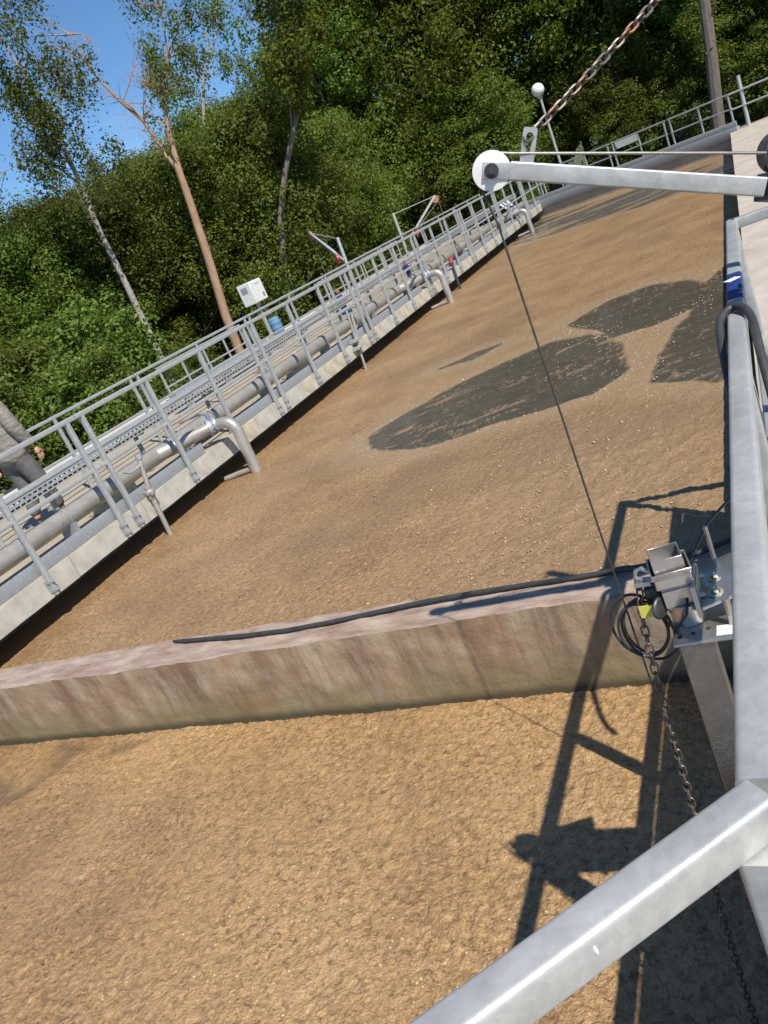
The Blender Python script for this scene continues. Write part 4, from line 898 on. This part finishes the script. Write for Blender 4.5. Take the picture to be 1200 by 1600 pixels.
def tree_proto(name, seed, H, base, R, ncl, per, size, crad, leafmat, barkmat, tr, flat=.75, top=.15, limbs=10):
    rs = np.random.RandomState(seed); t = thing(name, 'x', 'tree')
    cp = crown_points(rs, H, base, R, ncl, top); rad = rs.uniform(.6, 1.25, ncl) * crad
    v, f = leaves(cp, rad, per, size, rs, flat=flat)
    cr_ = npmesh('crown', v, f, leafmat, parent=t)
    mb = MB(); pts = []; x = y = 0
    for k in range(8):
        z = -.3 + (H * .93 + .3) * k / 7; pts.append((x, y, z)); x += rs.uniform(-.12, .12); y += rs.uniform(-.12, .12)
    mb.tube(pts, [tr * (1.25 if k == 0 else 1 - .12 * k) for k in range(8)], 9)
    for k in range(limbs):
        q = cp[rs.randint(ncl)]; z0 = max(base * .7, q[2] - np.hypot(q[0], q[1]) * .8); fz = (z0 + .3) / (H * .93 + .3) * 7; i = int(min(fz, 6)); a = V(pts[i]).lerp(V(pts[i + 1]), fz - i); q = V(q)
        mb.tube([a, a.lerp(q, .5) + V((0, 0, -.1)), q], [tr * .35, tr * .22, .012], 6)
    mb.build('trunk', barkmat).parent = t
    return t
P = [tree_proto('alder_tree', 1, 13.0, .9, 2.9, 185, 235, .122, .80, 'leaf', 'bark', .17),
     tree_proto('alder_tree', 2, 15.0, 1.6, 2.6, 185, 230, .118, .78, 'leafdark', 'bark', .16),
     tree_proto('alder_tree', 3, 11.0, .5, 3.1, 175, 240, .122, .84, 'leaf', 'bark', .14),
     tree_proto('willow_tree', 4, 6.2, .3, 2.5, 150, 260, .088, .66, 'leafbirch', 'bark', .10, top=.3),
     tree_proto('hazel_bush', 5, 2.2, .05, 1.25, 70, 110, .085, .38, 'leafbright', 'bark', .03, top=.5, limbs=8)]
used = [False] * len(P)
def plant(i, x, y, s, rot, label, group, sz=1.0, z=.2):
    o = P[i] if not used[i] else copy_tree(P[i]); used[i] = True
    o.location = (x, y, z); o.rotation_euler = (random.uniform(-.03, .03), random.uniform(-.03, .03), rot); o.scale = (s, s, s * sz); o['label'] = label; o['group'] = group
    return o
OWN = {(0, 11.5): 'broad leafy alder standing behind the globe lamp post', (1, 1.5): 'tall dark-leaved alder directly behind the straight bare trunk', (1, 23.0): 'tall alder rising beyond the davit that leans to the end wall', (0, 20.5): 'broad alder beyond the davit leaning to the end wall',
       (3, 33.5): 'bushy willow directly behind the white control cabinet', (3, 39.5): 'bushy willow behind the lower trunk of the leaning birch', (3, 28.5): 'bushy willow beside the bowed grey alder trunk', (3, 36.5): 'bushy willow between the forked birch and the leaning birch',
       (3, 14.5): 'bushy willow at the far end near the globe lamp', (3, 6): 'bushy willow behind the far end railing', (3, -.5): 'bushy willow behind the straight bare trunk', (3, 24.5): 'bushy willow beyond the small davits', (3, 19): 'bushy willow beyond the end of the walkway'}
def polar(az, D): a = math.radians(az); return -D * math.sin(a), D * math.cos(a)
ra = random.Random(5)
for az, D, i, s, sz in [(-9, 31, 0, 1.0, 1), (-6, 34, 1, 1.05, 1), (-2.5, 33.5, 0, 1.05, 1), (1.5, 34, 1, 1.0, 1.05), (5, 34.5, 2, 1.05, 1.1), (8.5, 36, 1, 1.05, 1.0), (11.5, 35.5, 0, 1.0, 1.05), (15, 34.5, 1, 1.0, 1.0), (17.5, 33, 2, 1.05, 1.15),
                        (20.5, 33, 0, .95, 1.1), (23.0, 31.5, 1, .85, 1.05), (-13, 30, 2, 1, 1)]:
    x, y = polar(az, D); plant(i, x, y, s, ra.uniform(0, 6.28), OWN.get((i, az)) or ['broad leafy alder in the tree belt behind the tank', 'tall dark-leaved alder in the tree belt behind the tank', 'dense low-branched alder in the tree belt behind the tank'][i], 'alders behind the tank %d' % i, sz)
for az, D, i, s, sz in [(-10, 40, 1, 1.2, 1), (-4, 41, 0, 1.2, 1), (1, 40, 0, 1.25, 1), (6, 41, 1, 1.2, 1), (10.5, 42, 0, 1.2, 1.05), (15, 41, 0, 1.2, 1), (19.0, 39, 1, 1.15, 1.0)]:
    x, y = polar(az, D); plant(i, x, y, s, ra.uniform(0, 6.28), ['broad leafy alder standing deep in the wood', 'tall dark-leaved alder standing deep in the wood'][i], 'alders deep in the wood %d' % i, sz)
for az, D, s, sz in [(28.5, 26, .95, 1.05), (31, 27, 1.0, 1.0), (33.5, 25.5, .95, .98), (36.5, 25.5, 1.0, .92), (39.5, 24.5, .95, .88), (42.5, 25, 1.0, .86), (46, 23.5, .95, .86), (49.5, 24.5, 1.0, .88), (53.5, 23.5, 1, .9), (19, 32, .85, .9), (14.5, 32.0, .9, .85), (24.5, 29, .9, .95), (6, 32, .8, .8), (-.5, 31.5, .8, .8)]:
    x, y = polar(az, D); plant(3, x, y, s, ra.uniform(0, 6.28), OWN.get((3, az)) or 'bushy willow with grey-green leaves at the edge of the wood', 'willows at the edge of the wood', sz)
for az, D, s, sz in [(24.3, 33, 1.0, 1.4), (28.5, 31, 1.1, 1.05), (31.8, 33, 1.0, 1.26), (34.8, 32, 1.0, 1.14), (38, 31, 1.15, .95), (41.5, 31, 1.15, .92), (45, 30, 1.15, .94), (50, 30, 1.15, 1.0), (55, 29, 1.1, .9)]:
    x, y = polar(az, D); plant(3, x, y, s, ra.uniform(0, 6.28), 'bushy willow standing in the second row of the wood', 'willows in the second row', sz)
for x, y, s in [(-12.0, 7.6, .95), (-12.2, 9.3, .9), (-11.8, 10.8, .8), (-12.3, 12.2, .8), (-11.9, 14.0, .42), (-12.6, 15.9, .45), (-13.2, 11.0, 1.1), (-13.4, 8.4, 1.2), (-13.3, 13.6, 1.2), (-12.2, 19.5, .9), (-11.8, 21.5, 1.0), (-12, 23.6, .95), (-11.5, 25.6, 1), (-12.5, 6, 1.1), (-9.8, 31.2, 1), (-7.6, 31.5, .9), (-3.6, 31, .9), (-1.6, 30.5, .8), (1.2, 29.5, .9)]:
    plant(4, x, y, s, ra.uniform(0, 6.28), 'bright green hazel bush growing ' + ('behind the far end wall' if y > 29 else 'small and low before the leaning birch' if s < .5 else 'beside the deck beyond the white cabinet' if y > 17 else 'beside the deck behind the walking person' if y < 9.5 else 'beside the deck between the person and the cabinet'), 'hazel bushes beside the deck')
# the trees one can tell apart
def branch(mb, p, d, ln, r, depth, rs, tips, spread=.55, grav=0.0):
    pts = [V(p)]; d = V(d).normalized(); n = 5
    for k in range(n):
        d = (d + V(rs.normal(size=3)) * .13 + V((0, 0, grav))).normalized(); pts.append(pts[-1] + d * ln / n)
    mb.tube(pts, [r * (1 - .78 * k / n) for k in range(n + 1)], 6 if r > .015 else 4)
    if depth == 0: tips.extend(pts[2:]); return
    for k in range(rs.randint(3, 5)):
        i = rs.randint(2, n + 1); dd = (d + V(rs.normal(size=3)) * spread).normalized(); branch(mb, pts[i], dd, ln * rs.uniform(.45, .7), r * .42, depth - 1, rs, tips, spread, grav)
def feature_tree(name, label, trunk, r0, r1, bark, boughs, leafspec, seed):
    rs = np.random.RandomState(seed); t = thing(name, label, 'tree', (trunk[0][0], trunk[0][1], .15))
    mb = MB(); n = len(trunk); mb.tube(trunk, [r0 + (r1 - r0) * k / (n - 1) for k in range(n)], 10); mb.build('trunk', bark, t)
    tips = []
    for path, ra0, sub, depth in boughs:
        mb = MB(); m_ = len(path); mb.tube(path, [ra0 * (1 - .8 * k / (m_ - 1)) for k in range(m_)], 7)
        for k in range(sub):
            i = rs.randint(1, m_); d = (V(path[i]) - V(path[i - 1])).normalized() + V(rs.normal(size=3)) * .5
            branch(mb, path[i], d, rs.uniform(.5, 1.1), ra0 * .35, depth, rs, tips)
        tips.extend(V(p) for p in path[1:]); mb.build('bough', bark, t)
    if leafspec:
        cnt, per, size, crad, lm, droop, pick = leafspec
        tp = [p for p in tips if pick(p)]
        if tp:
            cs_ = np.array([tuple(tp[rs.randint(len(tp))]) for _ in range(cnt)]) + rs.normal(size=(cnt, 3)) * .15
            v, f = leaves(cs_, rs.uniform(.6, 1.2, cnt) * crad, per, size, rs, droop=droop, flat=1.1)
            npmesh('crown', v - np.array(t.location), f, lm, parent=t)
    return t
feature_tree('birch_tree', 'half bare birch with forked reddish trunk and dead upper branches', [(-12.72, 17.95, -.1), (-12.63, 18.01, 1.41), (-12.43, 18.15, 2.92), (-12.28, 18.26, 4.35), (-12.21, 18.3, 5.1)], .13, .085, 'pine',
             [([(-12.21, 18.3, 5.05), (-12.35, 18.21, 5.52), (-12.44, 18.15, 6.34), (-12.68, 17.98, 6.9), (-12.89, 17.83, 7.52), (-12.95, 17.79, 7.99), (-12.98, 17.76, 8.6)], .062, 15, 2),
              ([(-12.21, 18.3, 5.0), (-12.06, 18.4, 6.0), (-11.86, 18.53, 6.68), (-11.45, 18.79, 7.39), (-11.17, 18.95, 8.3)], .075, 17, 2)],
             (90, 34, .07, .24, 'leafbirch', .45, lambda p: p.x > -12.0 and p.z > 5.6), 31)
feature_tree('birch_tree', 'leaning birch with drooping leafy crown, trunk bare and pale below', [(-14.25, 16.75, -.1), (-14.22, 16.78, 1.52), (-14.18, 16.82, 3.16), (-14.17, 16.83, 4.49), (-14.08, 16.91, 5.88), (-14.05, 16.93, 6.94), (-14.09, 16.89, 8.0), (-14.2, 16.8, 9.6)], .10, .025, 'birch',
             [([(-14.1, 16.9, 5.6), (-14.35, 16.7, 6.2), (-14.7, 16.4, 6.5), (-15.2, 16.0, 6.5)], .035, 9, 1), ([(-14.06, 16.93, 6.6), (-13.8, 17.1, 7.3), (-13.6, 17.3, 7.7)], .03, 9, 1),
              ([(-14.1, 16.9, 7.2), (-14.5, 16.6, 7.9), (-14.9, 16.3, 8.2), (-15.4, 16, 8.2)], .03, 9, 1), ([(-14.1, 16.88, 8.0), (-13.9, 17, 8.8), (-13.9, 17, 9.4)], .025, 9, 1), ([(-14.2, 16.8, 5.0), (-13.9, 17.0, 5.4), (-13.75, 17.1, 5.6)], .025, 6, 1), ([(-14.15, 16.83, 4.3), (-13.95, 16.5, 4.9), (-13.85, 16.4, 5.6), (-13.85, 16.4, 6.4)], .02, 12, 1), ([(-14.1, 16.9, 5.5), (-13.9, 16.6, 6.4), (-13.9, 16.5, 7.3)], .02, 10, 1)],
             (300, 52, .07, .22, 'leafbirch', .7, lambda p: p.z > 4.5), 32)
feature_tree('birch_tree', 'slender white-stemmed birch with thin windblown top behind the willows', [(-14.3, 22.9, -.1), (-14.2, 22.97, 3.0), (-14.12, 23.02, 4.83), (-14.05, 23.06, 5.79), (-13.88, 23.16, 6.68), (-13.41, 23.43, 7.77), (-12.59, 23.88, 8.7), (-12.25, 24.06, 9.6)], .10, .02, 'birch',
             [([(-13.88, 23.16, 6.7), (-14.1, 23.0, 7.4), (-14.3, 22.9, 8.2)], .03, 8, 1), ([(-13.0, 23.6, 8.2), (-12.8, 23.7, 9.0), (-12.6, 23.9, 10.2)], .025, 9, 1), ([(-13.4, 23.4, 7.7), (-13.0, 23.7, 7.8), (-12.6, 23.9, 7.6)], .025, 8, 1)],
             (150, 50, .075, .25, 'leafbirch', .5, lambda p: p.z > 6.4), 33)
feature_tree('alder_tree', 'alder with bowed grey trunk bare of branches between the dense crowns', [(-12.3, 20.6, -.1), (-11.91, 20.84, 2.18), (-11.58, 21.02, 3.15), (-11.04, 21.31, 4.17), (-10.26, 21.69, 5.3), (-9.9, 21.9, 6.5), (-9.8, 22, 8)], .11, .05, 'bark',
             [([(-10.5, 21.5, 4.9), (-10.1, 21.3, 5.6), (-9.9, 21.3, 6.5)], .03, 12, 1), ([(-10.0, 21.8, 6.2), (-9.6, 22.1, 7.2), (-9.2, 22.4, 8.2)], .05, 12, 1), ([(-9.85, 21.95, 7), (-9.7, 22.0, 8), (-9.4, 22.2, 9)], .05, 12, 1)],
             (120, 70, .11, .42, 'leaf', .2, lambda p: p.z > 5.2 and p.x > -10.6), 34)
feature_tree('pine_tree', 'tall straight bare trunk rising behind the corner of the far railing', [(-.55, 29.0, -.1), (-.48, 29.0, .61), (-.38, 29.0, 1.33), (-.2, 29.0, 2.73), (-.09, 29.0, 3.92), (.05, 29.0, 5.22), (.3, 29, 8)], .22, .14, 'bark',
             [([(-.15, 29, 3.2), (.3, 28.8, 3.9), (.7, 28.6, 4.3)], .03, 4, 1), ([(.25, 29, 7.5), (.6, 29, 9), (.8, 29, 10)], .07, 10, 1)], (70, 70, .15, .5, 'leafdark', .2, lambda p: p.z > 7.5), 35)
